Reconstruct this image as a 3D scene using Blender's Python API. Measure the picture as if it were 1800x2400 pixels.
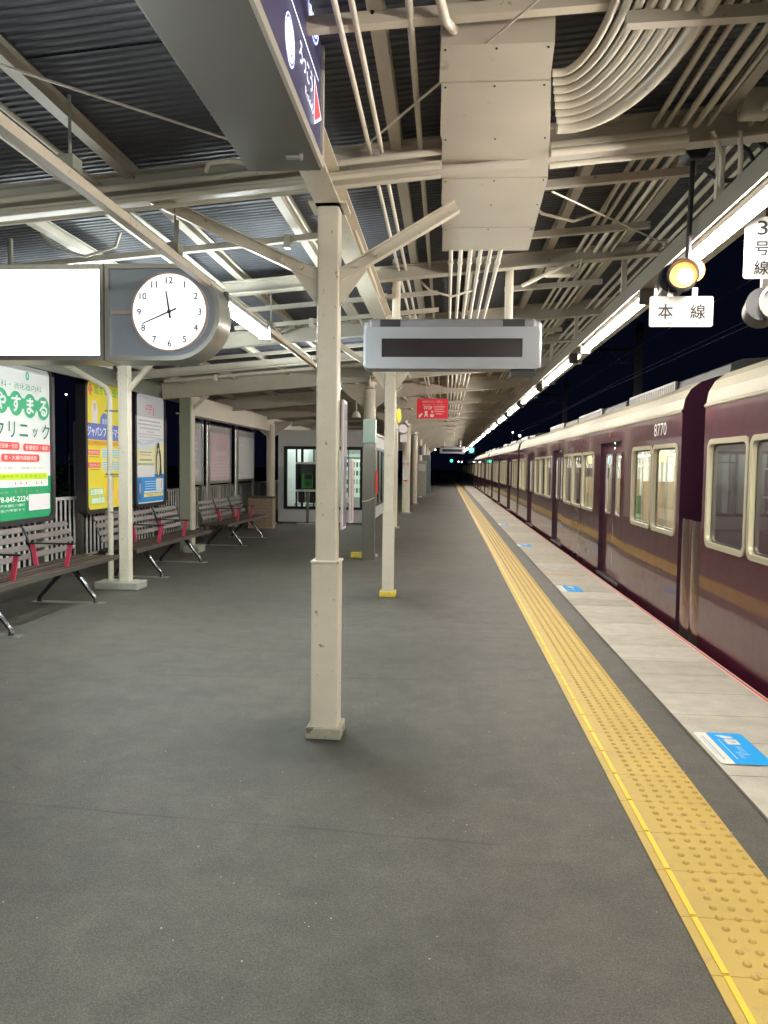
import bpy, math, random
from mathutils import Vector, Matrix
random.seed(7)
PI = math.pi
S = bpy.context.scene
COL = S.collection
for _o in list(bpy.data.objects): bpy.data.objects.remove(_o)

# ------------------------------------------------------------------ camera
cam_d = bpy.data.cameras.new('camera'); cam = bpy.data.objects.new('camera', cam_d); COL.objects.link(cam)
cam_d.sensor_fit = 'VERTICAL'; cam_d.sensor_height = 24.0; cam_d.lens = 18.0
cam_d.clip_start = 0.05; cam_d.clip_end = 2000
_r = Vector((0.99670173, 0.08015748, 0.01266674)).normalized()
_u = Vector((-0.01739749, 0.05859788, 0.99813006)); _u = (_u - _u.dot(_r)*_r).normalized()
_b = _r.cross(_u)
cam.matrix_world = Matrix(((_r.x,_u.x,_b.x,0),(_r.y,_u.y,_b.y,0),(_r.z,_u.z,_b.z,1.5),(0,0,0,1)))
S.camera = cam
# ------------------------------------------------------------------ night sky, exposure
w = bpy.data.worlds.new('World'); S.world = w; w.use_nodes = True
bg = w.node_tree.nodes['Background']
bg.inputs[0].default_value = (0.0026, 0.0038, 0.0115, 1); bg.inputs[1].default_value = 0.55
S.view_settings.view_transform = 'Standard'; S.view_settings.look = 'None'
S.view_settings.exposure = 0.0; S.view_settings.gamma = 1
LAMP_R = 165.0      # right hand tubes
LAMP_L = 150.0      # left hand tubes

# ------------------------------------------------------------------ materials
MATS = {}
def mat(name, col, rough=.5, metal=0., coat=0., var=.0, scale=6., emit=0., bump=0., bscale=60., spec=None, grime=None):
    if name in MATS: return MATS[name]
    m = bpy.data.materials.new(name); m.use_nodes = True
    nt = m.node_tree; N = nt.nodes; L = nt.links
    p = N['Principled BSDF']
    c = (*col, 1)
    p.inputs['Base Color'].default_value = c
    p.inputs['Roughness'].default_value = rough; p.inputs['Metallic'].default_value = metal
    p.inputs['Coat Weight'].default_value = coat; p.inputs['Coat Roughness'].default_value = .04
    if spec is not None: p.inputs['Specular IOR Level'].default_value = spec
    if emit:
        p.inputs['Emission Color'].default_value = c; p.inputs['Emission Strength'].default_value = emit
    if var or bump or grime:
        tc = N.new('ShaderNodeTexCoord')
    if var or grime:
        nz = N.new('ShaderNodeTexNoise'); nz.inputs['Scale'].default_value = scale; nz.inputs['Detail'].default_value = 6
        L.new(tc.outputs['Object'], nz.inputs['Vector'])
        mx = N.new('ShaderNodeMix'); mx.data_type = 'RGBA'
        mx.inputs[6].default_value = (*[max(0, v*(1-var)) for v in col], 1)
        mx.inputs[7].default_value = (*[min(1, v*(1+var)) for v in col], 1)
        L.new(nz.outputs['Fac'], mx.inputs[0]); out = mx.outputs[2]
        if grime:
            n2 = N.new('ShaderNodeTexNoise'); n2.inputs['Scale'].default_value = grime[0]; n2.inputs['Detail'].default_value = 8
            L.new(tc.outputs['Object'], n2.inputs['Vector'])
            cr = N.new('ShaderNodeValToRGB'); cr.color_ramp.elements[0].position = grime[1]; cr.color_ramp.elements[1].position = grime[1]+.08
            L.new(n2.outputs['Fac'], cr.inputs[0])
            m2 = N.new('ShaderNodeMix'); m2.data_type = 'RGBA'; L.new(cr.outputs[0], m2.inputs[0])
            L.new(out, m2.inputs[6]); m2.inputs[7].default_value = (*grime[2], 1); out = m2.outputs[2]
        L.new(out, p.inputs['Base Color'])
        rr = N.new('ShaderNodeMapRange'); rr.inputs[3].default_value = rough*.8; rr.inputs[4].default_value = min(1, rough*1.2)
        L.new(nz.outputs['Fac'], rr.inputs[0]); L.new(rr.outputs[0], p.inputs['Roughness'])
    if bump:
        nb = N.new('ShaderNodeTexNoise'); nb.inputs['Scale'].default_value = bscale; nb.inputs['Detail'].default_value = 4
        L.new(tc.outputs['Object'], nb.inputs['Vector'])
        b = N.new('ShaderNodeBump'); b.inputs['Strength'].default_value = bump; b.inputs['Distance'].default_value = .01
        L.new(nb.outputs['Fac'], b.inputs['Height']); L.new(b.outputs[0], p.inputs['Normal'])
        if coat: L.new(b.outputs[0], p.inputs['Coat Normal'])
    MATS[name] = m
    return m

BEIGE = mat('beige_paint', (.66,.60,.49), .38, var=.10, scale=9, grime=(30,.655,(.26,.21,.14)), bump=.05, bscale=40)
BEIGE2 = mat('beige_steel', (.54,.50,.43), .45, var=.14, scale=4, grime=(28,.68,(.20,.16,.11)))
GREYST = mat('grey_green_steel', (.25,.26,.22), .45, var=.12)
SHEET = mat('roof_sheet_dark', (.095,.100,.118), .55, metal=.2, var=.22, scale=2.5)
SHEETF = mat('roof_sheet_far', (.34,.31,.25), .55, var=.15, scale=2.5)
PIPE = mat('conduit_paint', (.70,.65,.55), .36, var=.08, scale=12, grime=(30,.70,(.3,.24,.16)))
CONC = mat('pale_concrete', (.36,.35,.30), .85, var=.2, scale=14, bump=.3, bscale=90)
DUCT = mat('duct_paint', (.54,.49,.41), .45, var=.14, scale=3, grime=(9,.66,(.38,.34,.27)))
STEEL = mat('stainless', (.55,.54,.51), .30, metal=.85)
STEELD = mat('stainless_dark', (.22,.20,.175), .33, metal=.8)
CHROME = mat('polished_aluminium', (.16,.16,.17), .18, metal=1)
BLACK = mat('black_metal', (.012,.012,.016), .35)
BLACKP = mat('black_plastic', (.02,.02,.024), .5)
DARKGREY = mat('dark_grey', (.025,.027,.032), .4)
SIGNGREY = mat('sign_bottom_grey', (.15,.143,.133), .5, var=.08, scale=2)
SIGNSILV = mat('sign_frame_silver', (.62,.58,.52), .35, metal=.3)
NAVY = mat('sign_navy', (.055,.050,.105), .35, emit=.55)
WHITE = mat('white_paint', (.72,.72,.70), .45)
WHITEL = mat('white_lit_lettering', (.85,.88,1.0), .5, emit=1.3)
PALEGREY = mat('pale_grey_plastic', (.30,.315,.35), .4, var=.03, scale=5)
MIDGREY = mat('mid_grey_plastic', (.20,.20,.22), .45)
SCREEN = mat('dark_screen', (.018,.014,.016), .25)
YEL = mat('tactile_yellow', (.52,.355,.085), .5, var=.18, scale=3.3, grime=(13,.62,(.42,.30,.11)), bump=.12, bscale=160)
YELB = mat('tactile_bright_yellow', (.85,.58,.05), .5, var=.06)
RED = mat('sign_red', (.72,.02,.05), .4, emit=.12)
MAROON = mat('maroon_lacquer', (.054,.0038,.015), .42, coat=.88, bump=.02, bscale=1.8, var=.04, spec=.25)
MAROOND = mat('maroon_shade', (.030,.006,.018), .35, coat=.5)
CREAM = mat('cream_lacquer', (.27,.25,.19), .5, coat=.0, var=.05)
FRAMEC = mat('window_frame_cream', (.52,.47,.34), .28, metal=.35)
ROOFG = mat('train_roof_grey', (.22,.22,.22), .6, var=.15)
GUARD = mat('gangway_bronze', (.30,.20,.18), .18, metal=.85, var=.1, scale=8)
WOODS = mat('bench_wood_dark', (.034,.023,.017), .6, var=.35, scale=12)
WOODB = mat('bench_back_grey', (.13,.105,.10), .38, var=.3, scale=9)
WOODS2 = mat('bench_wood_brown', (.080,.042,.024), .6, var=.3, scale=10)
PINK = mat('armrest_crimson', (.55,.05,.10), .35)
GLOW = mat('milky_panel_lit', (.93,1.0,.97), .5, emit=6.0)
DIAL = mat('clock_dial_lit', (1.0,.97,1.0), .5, emit=1.15)
TUBER = mat('tube_light_warm_white', (1.0,.92,.82), .5, emit=LAMP_R)
TUBEL = mat('tube_light_cool_white', (.90,1.0,.97), .5, emit=LAMP_L)
ORANGE = mat('orange_signal_lens', (1.0,.36,.09), .4, emit=2.2)
ORANGE2 = mat('orange_signal_core', (1.0,.90,.72), .4, emit=5.0)
GREENL = mat('green_signal_lens', (.04,1.0,.50), .4, emit=5)
WHITED = mat('distant_lamp', (.9,.95,1.0), .4, emit=20)

def fmat(col, emit=0.0):
    return mat('ink_%02x%02x%02x%s' % (*[int(v*255) for v in col], '_lit' if emit else ''), col, .5, emit=emit)

def glass_mat():
    m = bpy.data.materials.new('window_glass'); m.use_nodes = True
    nt = m.node_tree; N = nt.nodes; L = nt.links; N.clear()
    o = N.new('ShaderNodeOutputMaterial'); t = N.new('ShaderNodeBsdfTransparent'); t.inputs[0].default_value = (.78,.82,.78,1)
    g = N.new('ShaderNodeBsdfGlossy'); g.inputs['Roughness'].default_value = .02; g.inputs[0].default_value = (.9,.9,.9,1)
    f = N.new('ShaderNodeFresnel'); f.inputs[0].default_value = 1.7
    x = N.new('ShaderNodeMixShader'); L.new(f.outputs[0], x.inputs[0]); L.new(t.outputs[0], x.inputs[1]); L.new(g.outputs[0], x.inputs[2]); L.new(x.outputs[0], o.inputs[0])
    return m
GLASS = glass_mat()

def asphalt():
    m = bpy.data.materials.new('asphalt'); m.use_nodes = True
    nt = m.node_tree; N = nt.nodes; L = nt.links; p = N['Principled BSDF']
    tc = N.new('ShaderNodeTexCoord')
    def noise(sc, det=6, vec=None):
        n = N.new('ShaderNodeTexNoise'); n.inputs['Scale'].default_value = sc; n.inputs['Detail'].default_value = det
        L.new(vec or tc.outputs['Object'], n.inputs['Vector']); return n
    def mix(fac, a, b, blend='MIX'):
        x = N.new('ShaderNodeMix'); x.data_type = 'RGBA'; x.blend_type = blend
        if isinstance(fac, float): x.inputs[0].default_value = fac
        else: L.new(fac, x.inputs[0])
        for i, v in ((6,a),(7,b)):
            if isinstance(v, tuple): x.inputs[i].default_value = v
            else: L.new(v, x.inputs[i])
        return x.outputs[2]
    def ramp(src, a, b, inv=False):
        r = N.new('ShaderNodeValToRGB'); r.color_ramp.elements[0].position = a; r.color_ramp.elements[1].position = b
        if inv: r.color_ramp.elements[0].color = (1,1,1,1); r.color_ramp.elements[1].color = (0,0,0,1)
        L.new(src, r.inputs[0]); return r.outputs[0]
    big = noise(.55, 5); mid = noise(3.2, 8); fine = noise(150, 6)
    c = mix(ramp(big.outputs['Fac'],.3,.7), (.052,.043,.034,1), (.112,.096,.077,1))
    c = mix(ramp(mid.outputs['Fac'], .44, .60), c, mix(.50, c, (.032,.029,.025,1)))
    sm = noise(9, 7); c = mix(ramp(sm.outputs['Fac'], .46, .66), c, mix(.20, c, (.20,.18,.155,1)))
    med = noise(48, 3); c = mix(ramp(med.outputs['Fac'], .40, .62), mix(.16, c, (.03,.029,.027,1)), mix(.08, c, (.25,.24,.21,1)))
    c = mix(ramp(fine.outputs['Fac'], .35, .75), mix(.38, c, (.02,.02,.018,1)), mix(.30, c, (.27,.26,.23,1)))
    # pale grit and glittering specks
    vo = N.new('ShaderNodeTexVoronoi'); vo.inputs['Scale'].default_value = 17; L.new(tc.outputs['Object'], vo.inputs['Vector'])
    sp = ramp(vo.outputs['Distance'], .030, .060, True)
    wn = N.new('ShaderNodeSeparateColor'); L.new(vo.outputs['Color'], wn.inputs[0])
    cl = ramp(noise(1.1, 3).outputs['Fac'], .36, .5)
    a = N.new('ShaderNodeMath'); a.operation = 'MULTIPLY'; L.new(sp, a.inputs[0]); L.new(ramp(wn.outputs[0], .45, .6), a.inputs[1])
    b = N.new('ShaderNodeMath'); b.operation = 'MULTIPLY'; L.new(a.outputs[0], b.inputs[0]); L.new(cl, b.inputs[1])
    c = mix(b.outputs[0], c, (.62,.60,.54,1))
    # darker worn patches round the posts and two long joints in the paving (they stay where they are)
    sep = N.new('ShaderNodeSeparateXYZ'); L.new(tc.outputs['Object'], sep.inputs[0])
    wob = noise(2.4, 6)
    def math_(op, x, y=None):
        n = N.new('ShaderNodeMath'); n.operation = op
        for i, v in enumerate((x, y)):
            if v is None: continue
            if isinstance(v, (int, float)): n.inputs[i].default_value = v
            else: L.new(v, n.inputs[i])
        return n.outputs[0]
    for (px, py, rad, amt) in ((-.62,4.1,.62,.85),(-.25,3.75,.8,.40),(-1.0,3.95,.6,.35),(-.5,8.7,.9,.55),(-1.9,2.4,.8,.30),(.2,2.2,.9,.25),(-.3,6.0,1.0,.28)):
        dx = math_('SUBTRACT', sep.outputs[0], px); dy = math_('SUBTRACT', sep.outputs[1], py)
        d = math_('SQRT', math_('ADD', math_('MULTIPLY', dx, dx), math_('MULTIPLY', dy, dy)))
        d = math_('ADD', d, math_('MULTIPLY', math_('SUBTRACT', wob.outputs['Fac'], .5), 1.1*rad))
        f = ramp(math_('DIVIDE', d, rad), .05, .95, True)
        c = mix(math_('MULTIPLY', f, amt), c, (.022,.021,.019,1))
    for (y0, sl) in ((3.02,-.07),(5.35,.06),(7.1,.01),(10.6,.02),(14.9,0.0)):
        l = math_('SUBTRACT', math_('SUBTRACT', sep.outputs[1], math_('MULTIPLY', sep.outputs[0], sl)), y0)
        l = math_('ABSOLUTE', math_('ADD', l, math_('MULTIPLY', math_('SUBTRACT', wob.outputs['Fac'], .5), .04)))
        f = math_('MULTIPLY', ramp(l, .002, .010, True), ramp(noise(1.3, 4).outputs['Fac'], .40, .58))
        c = mix(math_('MULTIPLY', f, .55), c, (.02,.019,.017,1))
    L.new(c, p.inputs['Base Color']); p.inputs['Roughness'].default_value = .62; p.inputs['Specular IOR Level'].default_value = .45
    bp = N.new('ShaderNodeBump'); bp.inputs['Strength'].default_value = .3; bp.inputs['Distance'].default_value = .004
    L.new(fine.outputs['Fac'], bp.inputs['Height']); L.new(bp.outputs[0], p.inputs['Normal'])
    return m
ASPH = asphalt()

def tiles_mat():
    m = bpy.data.materials.new('edge_tiles'); m.use_nodes = True
    nt = m.node_tree; N = nt.nodes; L = nt.links; p = N['Principled BSDF']
    tc = N.new('ShaderNodeTexCoord'); sep = N.new('ShaderNodeSeparateXYZ'); L.new(tc.outputs['Object'], sep.inputs[0])
    n1 = N.new('ShaderNodeTexNoise'); n1.inputs['Scale'].default_value = 7; n1.inputs['Detail'].default_value = 8; L.new(tc.outputs['Object'], n1.inputs['Vector'])
    n2 = N.new('ShaderNodeTexNoise'); n2.inputs['Scale'].default_value = 190; n2.inputs['Detail'].default_value = 3; L.new(tc.outputs['Object'], n2.inputs['Vector'])
    # every slab 0.47 m long has a tone of its own
    q = N.new('ShaderNodeMath'); q.operation = 'DIVIDE'; L.new(sep.outputs[1], q.inputs[0]); q.inputs[1].default_value = .47
    fl = N.new('ShaderNodeMath'); fl.operation = 'FLOOR'; L.new(q.outputs[0], fl.inputs[0])
    wn = N.new('ShaderNodeTexWhiteNoise'); wn.noise_dimensions = '1D'; L.new(fl.outputs[0], wn.inputs['W'])
    a = N.new('ShaderNodeMix'); a.data_type = 'RGBA'; a.inputs[6].default_value = (.47,.43,.36,1); a.inputs[7].default_value = (.62,.575,.49,1); L.new(wn.outputs['Value'], a.inputs[0])
    b = N.new('ShaderNodeMix'); b.data_type = 'RGBA'; b.blend_type = 'MULTIPLY'; b.inputs[0].default_value = .6
    r = N.new('ShaderNodeValToRGB'); r.color_ramp.elements[0].position = .3; r.color_ramp.elements[0].color = (.66,.65,.63,1); r.color_ramp.elements[1].position = .7; L.new(n1.outputs['Fac'], r.inputs[0])
    L.new(a.outputs[2], b.inputs[6]); L.new(r.outputs[0], b.inputs[7])
    c = N.new('ShaderNodeMix'); c.data_type = 'RGBA'; c.blend_type = 'MULTIPLY'; c.inputs[0].default_value = .5
    r2 = N.new('ShaderNodeValToRGB'); r2.color_ramp.elements[0].position = .3; r2.color_ramp.elements[0].color = (.6,.6,.6,1); r2.color_ramp.elements[1].position = .6; L.new(n2.outputs['Fac'], r2.inputs[0])
    L.new(b.outputs[2], c.inputs[6]); L.new(r2.outputs[0], c.inputs[7])
    L.new(c.outputs[2], p.inputs['Base Color']); p.inputs['Roughness'].default_value = .65
    return m
TILES = tiles_mat()

# ------------------------------------------------------------------ mesh helpers
def bend(y): return -.00036*max(0., y-60)**2
class MB:
    def __init__(s): s.v=[]; s.f=[]; s.m=[]; s.mats=[]
    def mi(s, m):
        if m not in s.mats: s.mats.append(m)
        return s.mats.index(m)
    def add(s, vs, fs, m):
        o = len(s.v); s.v += [tuple(v) for v in vs]; i = s.mi(m)
        for f in fs: s.f.append(tuple(o+k for k in f)); s.m.append(i)
    def box(s, x0,x1,y0,y1,z0,z1, m):
        s.add([(x0,y0,z0),(x1,y0,z0),(x1,y1,z0),(x0,y1,z0),(x0,y0,z1),(x1,y0,z1),(x1,y1,z1),(x0,y1,z1)],
              [(3,2,1,0),(4,5,6,7),(0,1,5,4),(1,2,6,5),(2,3,7,6),(3,0,4,7)], m)
    def beam(s, a, b, wd, ht, m, up=(0,0,1)):      # rectangular bar between two points
        a=Vector(a); b=Vector(b); d=(b-a).normalized(); u=Vector(up)
        sd=d.cross(u)
        if sd.length<1e-4: sd=d.cross(Vector((1,0,0)))
        sd.normalize(); u=sd.cross(d).normalized()
        vs=[]
        for p in (a,b):
            for i,j in ((-1,-1),(1,-1),(1,1),(-1,1)): vs.append(p+sd*(i*wd/2)+u*(j*ht/2))
        s.add(vs,[(3,2,1,0),(4,5,6,7),(0,1,5,4),(1,2,6,5),(2,3,7,6),(3,0,4,7)],m)
    def channel(s, a, b, wd, ht, t, m, up=(0,0,1)):   # I section
        a=Vector(a); b=Vector(b); d=(b-a).normalized(); u=Vector(up); sd=d.cross(u).normalized(); u=sd.cross(d).normalized()
        s.beam(a+u*(ht/2-t/2), b+u*(ht/2-t/2), wd, t, m, up)
        s.beam(a-u*(ht/2-t/2), b-u*(ht/2-t/2), wd, t, m, up)
        s.beam(a, b, t, ht-2*t, m, up)
    def tube(s, pts, r, m, n=8, cap=True, smooth=False):
        pts=[Vector(p) for p in pts]; o=len(s.v); k=len(pts); rings=[]
        prev=None
        for i,p in enumerate(pts):
            if i==0: d=pts[1]-pts[0]
            elif i==k-1: d=pts[-1]-pts[-2]
            else: d=(pts[i+1]-p).normalized()+(p-pts[i-1]).normalized()
            d.normalize()
            if prev is None:
                a=Vector((0,0,1)) if abs(d.z)<.9 else Vector((1,0,0)); u=d.cross(a).normalized()
            else: u=(prev-d*prev.dot(d)).normalized()
            prev=u; v=d.cross(u)
            rr = r[i] if isinstance(r,(list,tuple)) else r
            rings.append([p+(u*math.cos(2*PI*j/n)+v*math.sin(2*PI*j/n))*rr for j in range(n)])
        vs=[q for g in rings for q in g]; fs=[]
        for i in range(k-1):
            for j in range(n):
                a=i*n+j; b=i*n+(j+1)%n; fs.append((a,b,b+n,a+n))
        if cap: fs.append(tuple(range(n-1,-1,-1))); fs.append(tuple((k-1)*n+j for j in range(n)))
        s.add(vs,fs,m)
    def prism(s, poly, frame, depth, m):             # poly in (u,v), extruded along -n by depth; frame=(o,u,v,n)
        o,u,v,n=frame; k=len(poly)
        vs=[o+u*a+v*b for a,b in poly]+[o+u*a+v*b-n*depth for a,b in poly]
        fs=[tuple(range(k)), tuple(range(2*k-1,k-1,-1))]+[((i+1)%k,i,i+k,(i+1)%k+k) for i in range(k)]
        s.add(vs,fs,m)
    def sheet(s, poly, frame, m):
        o,u,v,n=frame; s.add([o+u*a+v*b for a,b in poly],[tuple(range(len(poly)))],m)
    def build(s, name, parent=None, smooth=None, bevel=0, loc=None, kind=None):
        me=bpy.data.meshes.new(name); me.from_pydata(s.v,[],s.f)
        for m in s.mats: me.materials.append(m)
        me.polygons.foreach_set('material_index', s.m)
        if smooth:
            me.polygons.foreach_set('use_smooth',[True]*len(s.f))
            try: me.set_sharp_from_angle(angle=math.radians(smooth))
            except Exception: pass
        me.update()
        o=bpy.data.objects.new(name,me); COL.objects.link(o)
        if parent: o.parent=parent
        if loc: o.location=loc
        if kind: o['kind']=kind
        if bevel:
            b=o.modifiers.new('bevel','BEVEL'); b.width=bevel; b.segments=2; b.limit_method='ANGLE'; b.angle_limit=math.radians(50)
        return o
def one(name, fn, parent=None, **k):
    b=MB(); fn(b); return b.build(name,parent,**k)
def tag(o,label,cat=None,group=None):
    o['label']=label
    if cat: o['category']=cat
    if group: o['group']=group
    return o
def thing(name,label,cat,loc=(0,0,0),group=None,rz=0):
    o=bpy.data.objects.new(name,None); COL.objects.link(o); o.location=loc; o.rotation_euler=(0,0,rz); o.empty_display_size=.1
    return tag(o,label,cat,group)
def copy_tree(o,parent=None):
    c=o.copy(); COL.objects.link(c); c.parent=parent
    for ch in list(o.children): copy_tree(ch,c)
    return c
def frame(o,u,v):
    u=Vector(u).normalized(); v=Vector(v).normalized(); return (Vector(o),u,v,u.cross(v))
F_CAM=lambda x,y,z: frame((x,y,z),(1,0,0),(0,0,1))       # faces the camera (-Y)
F_LEFTW=lambda x,y,z: frame((x,y,z),(0,1,0),(0,0,1))     # on the left side, faces +X
F_RIGHTW=lambda x,y,z: frame((x,y,z),(0,-1,0),(0,0,1))   # on the right side, faces -X
F_FLOOR=lambda x,y,z: frame((x,y,z),(0,-1,0),(1,0,0))     # lies on the floor, reads from the track side
def rrect(w,h,r,n=5):
    p=[]
    for cx,cy,a0 in ((w/2-r,h/2-r,0),(-w/2+r,h/2-r,90),(-w/2+r,-h/2+r,180),(w/2-r,-h/2+r,270)):
        for i in range(n+1):
            a=math.radians(a0+90*i/n); p.append((cx+r*math.cos(a),cy+r*math.sin(a)))
    return p
def ellipse(w,h,n=28): return [(w/2*math.cos(2*PI*i/n),h/2*math.sin(2*PI*i/n)) for i in range(n)]
def ring(b, outer, inner, fr, front, depth, m):          # a frame with an opening
    o,u,v,n=fr; k=len(outer)
    P=lambda q,d:o+u*q[0]+v*q[1]+n*d
    vs=[P(q,front) for q in outer]+[P(q,front) for q in inner]+[P(q,front-depth) for q in outer]+[P(q,front-depth) for q in inner]
    fs=[]
    for i in range(k):
        j=(i+1)%k
        fs+=[(i,j,k+j,k+i),(2*k+i,2*k+j,j,i),(k+i,k+j,3*k+j,3*k+i),(2*k+j,2*k+i,3*k+i,3*k+j)]
    b.add(vs,fs,m)
_tc={}
def text_geo(body):
    if body in _tc: return _tc[body]
    t=bpy.data.curves.new('glyph','FONT'); t.body=body; t.resolution_u=3
    o=bpy.data.objects.new('glyph',t); COL.objects.link(o)
    dg=bpy.context.evaluated_depsgraph_get(); me=bpy.data.meshes.new_from_object(o.evaluated_get(dg))
    vs=[v.co.copy() for v in me.vertices]; fs=[tuple(p.vertices) for p in me.polygons]
    bpy.data.objects.remove(o); bpy.data.meshes.remove(me)
    if not vs: vs=[Vector((0,0,0))]*3; fs=[(0,1,2)]
    x0=min(v.x for v in vs); x1=max(v.x for v in vs); y0=min(v.y for v in vs); y1=max(v.y for v in vs)
    vs=[((v.x-x0)/max(x1-x0,1e-6)-.5,(v.y-y0)/max(y1-y0,1e-6)-.5) for v in vs]
    _tc[body]=(vs,fs,(x1-x0)/max(y1-y0,1e-6)); return _tc[body]
class Canvas:                                            # printed face: thin layers of ink, 0.5 mm apart
    def __init__(s, fr, emit=0.0, step=.0006): s.b=MB(); s.fr=fr; s.k=1; s.e=emit; s.st=step
    def poly(s, pts, col, x=0, y=0):
        o,u,v,n=s.fr; m=col if not isinstance(col,tuple) else fmat(col,s.e)
        s.b.add([o+u*(a+x)+v*(c+y)+n*(s.k*s.st) for a,c in pts],[tuple(range(len(pts)))],m); s.k+=1
    def rect(s,x,y,w,h,col,r=0): s.poly(rrect(w,h,r) if r else [(-w/2,-h/2),(w/2,-h/2),(w/2,h/2),(-w/2,h/2)],col,x,y)
    def oval(s,x,y,w,h,col): s.poly(ellipse(w,h),col,x,y)
    def text(s,body,x,y,h,col,w=None,bold=0):
        vs,fs,asp=text_geo(body); w=w or asp*h; o,u,v,n=s.fr
        m=col if not isinstance(col,tuple) else fmat(col,s.e)
        for dx,dy in (((0,0),) if not bold else ((-bold,0),(bold,0),(0,bold),(0,-bold))):
            s.b.add([o+u*(a*w+x+dx)+v*(c*h+y+dy)+n*(s.k*s.st) for a,c in vs],fs,m); s.k+=1 if not bold else .25
        s.k=math.ceil(s.k)
    def build(s,name,parent): return s.b.build(name,parent)

# ================================================================== SETTING
def strip(name,x0,x1,z,m,y0=-6,y1=170,thick=.0,kind='structure',zb=None):
    b=MB(); ys=[y0]+[y for y in range(10,int(y1),4)]+[y1]
    vs=[];fs=[]
    for y in ys: vs+=[(x0+bend(y),y,z),(x1+bend(y),y,z)]
    for i in range(len(ys)-1): fs.append((2*i,2*i+1,2*i+3,2*i+2))
    if zb is not None:
        o=len(vs)
        for y in ys: vs+=[(x0+bend(y),y,zb),(x1+bend(y),y,zb)]
        for i in range(len(ys)-1):
            fs.append((2*i+1,o+2*i+1,o+2*i+3,2*i+3)); fs.append((o+2*i,2*i,2*i+2,o+2*i+2))
        fs.append((0,o,o+1,1))
    b.add(vs,fs,m); return b.build(name,kind=kind)
DIRT=mat('dark_ground',(.03,.028,.022),.95,var=.3,scale=1.5,bump=.4,bscale=8)
BALL=mat('track_ballast',(.045,.04,.035),.95,var=.5,scale=25,bump=.8,bscale=25)
CURBW=mat('edge_white_nosing',(.62,.60,.54),.6,var=.08); CURBR=mat('edge_red_line',(.62,.06,.05),.6,var=.15,scale=20)
g=MB(); g.add([(-400,-100,-1.25),(400,-100,-1.25),(400,700,-1.25),(-400,700,-1.25)],[(0,1,2,3)],DIRT); g.build('ground',kind='structure')
strip('platform',-5.75,2.13,0,ASPH,zb=-1.2,y0=-9)
strip('edge_paving',1.405,2.085,.004,TILES,y0=-9)
strip('edge_nosing',2.085,2.132,.006,CURBW,y0=-9)
strip('edge_line',2.098,2.120,.008,CURBR,y0=-9)
strip('track_bed',2.3,5.4,-1.1,BALL)
def seams(b):
    for i in range(-8,170):
        y=i*.47+.05
        if y<1.5 or y>75: continue
        x=bend(y); b.add([(1.405+x,y-.0025,.0065),(2.083+x,y-.0025,.0065),(2.083+x,y+.0025,.0065),(1.405+x,y+.0025,.0065)],[(0,1,2,3)],mat('joint_dirt',(.13,.11,.085),.9))
    b.add([(1.398,-6,.0062),(1.41,-6,.0062),(1.41,62,.0062),(1.398,62,.0062)],[(0,1,2,3)],MATS['joint_dirt'])
one('paving_joints',seams,kind='structure')
def rails(b):
    for x in (3.05,4.12):
        b.beam((x,-5,-1.0),(x,60,-1.0),.065,.14,mat('rail_steel',(.12,.09,.07),.4,metal=.7))
one('railway_track',rails,kind='structure')
# tactile strip
def tact(b):
    X0,X1=.81,1.20
    def prof(y0,y1):
        x=bend((y0+y1)/2)
        b.box(X0+x,X1+x,y0,y1,.001,.007,YEL)
        b.box(X0+.032+x,X0+.052+x,y0+.006,y1-.006,.0071,.0125,YELB)
    y=-.14; 
    while y<24: prof(y+.0015,y+.2985); y+=.3
    while y<130:
        prof(y+.0015,y+2.9985); y+=3.
    for r in range(0,2000):
        y=1.36+r*.06
        if y>110: break
        x=bend(y)
        for cidx in range(5):
            cx=X0+.125+.0605*cidx+x; n=10 if y<9 else (6 if y<25 else 4)
            if y>50 and r%2: continue
            vs=[];fs=[]
            for (rr,z) in ((.0135,.0071),(.0118,.0125),(.0070,.0158)):
                vs+=[(cx+rr*math.cos(2*PI*j/n),y+rr*math.sin(2*PI*j/n),z) for j in range(n)]
            for k in range(2):
                for j in range(n): fs.append((k*n+j,k*n+(j+1)%n,(k+1)*n+(j+1)%n,(k+1)*n+j))
            fs.append(tuple(2*n+j for j in range(n)))
            b.add(vs,fs,YEL)
one('tactile_paving',tact,kind='structure',smooth=60)

# ================================================================== CANOPY
def zr(x): return 3.075+.088*x              # underside of the rafters
RAFT=[-7.2,-4.9,-2.6,-.4,1.9,4.18,6.5,8.8,10.8]
FAR=[12.6+3.05*i for i in range(16)]
canopy=thing('platform_canopy','long steel platform canopy of dark corrugated sheet on beige beams over the platform','canopy',(0,0,0))
XL,XR=-4.75,2.12
for y in RAFT+FAR:
    far=y>12
    d=.17 if not far else .26
    main = y in (4.18,8.8,12.6) or (far and FAR.index(y)%2==0)
    if not far and not main: d=.11
    b=MB(); zo=0.0 if not far else -.03
    b.channel((XL,y,zr(XL)+.07+zo),(XR,y,zr(XR)+.07+zo),.10,d,.012,BEIGE2)
    b.build('rafter',canopy)
ST=.16
def sheet(b,y0,y1,m,dz=0,pitch=.052):
    n=int(round((y1-y0)/pitch)); h=.008; vs=[];fs=[]
    pr=[(0,0),(.34,0),(.46,h),(.88,h)]
    ys=[]
    for i in range(n):
        for a,z in pr: ys.append((y0+(i+a)*pitch,z))
    for (y,z) in ys:
        vs+=[(XL-.1,y,zr(XL-.1)+ST+.05+z+dz),(XR+.08,y,zr(XR+.08)+ST+.05+z+dz)]
    for i in range(len(ys)-1): fs.append((2*i,2*i+1,2*i+3,2*i+2))
    b.add(vs,fs,m)
y=-8.0; k=0
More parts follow.
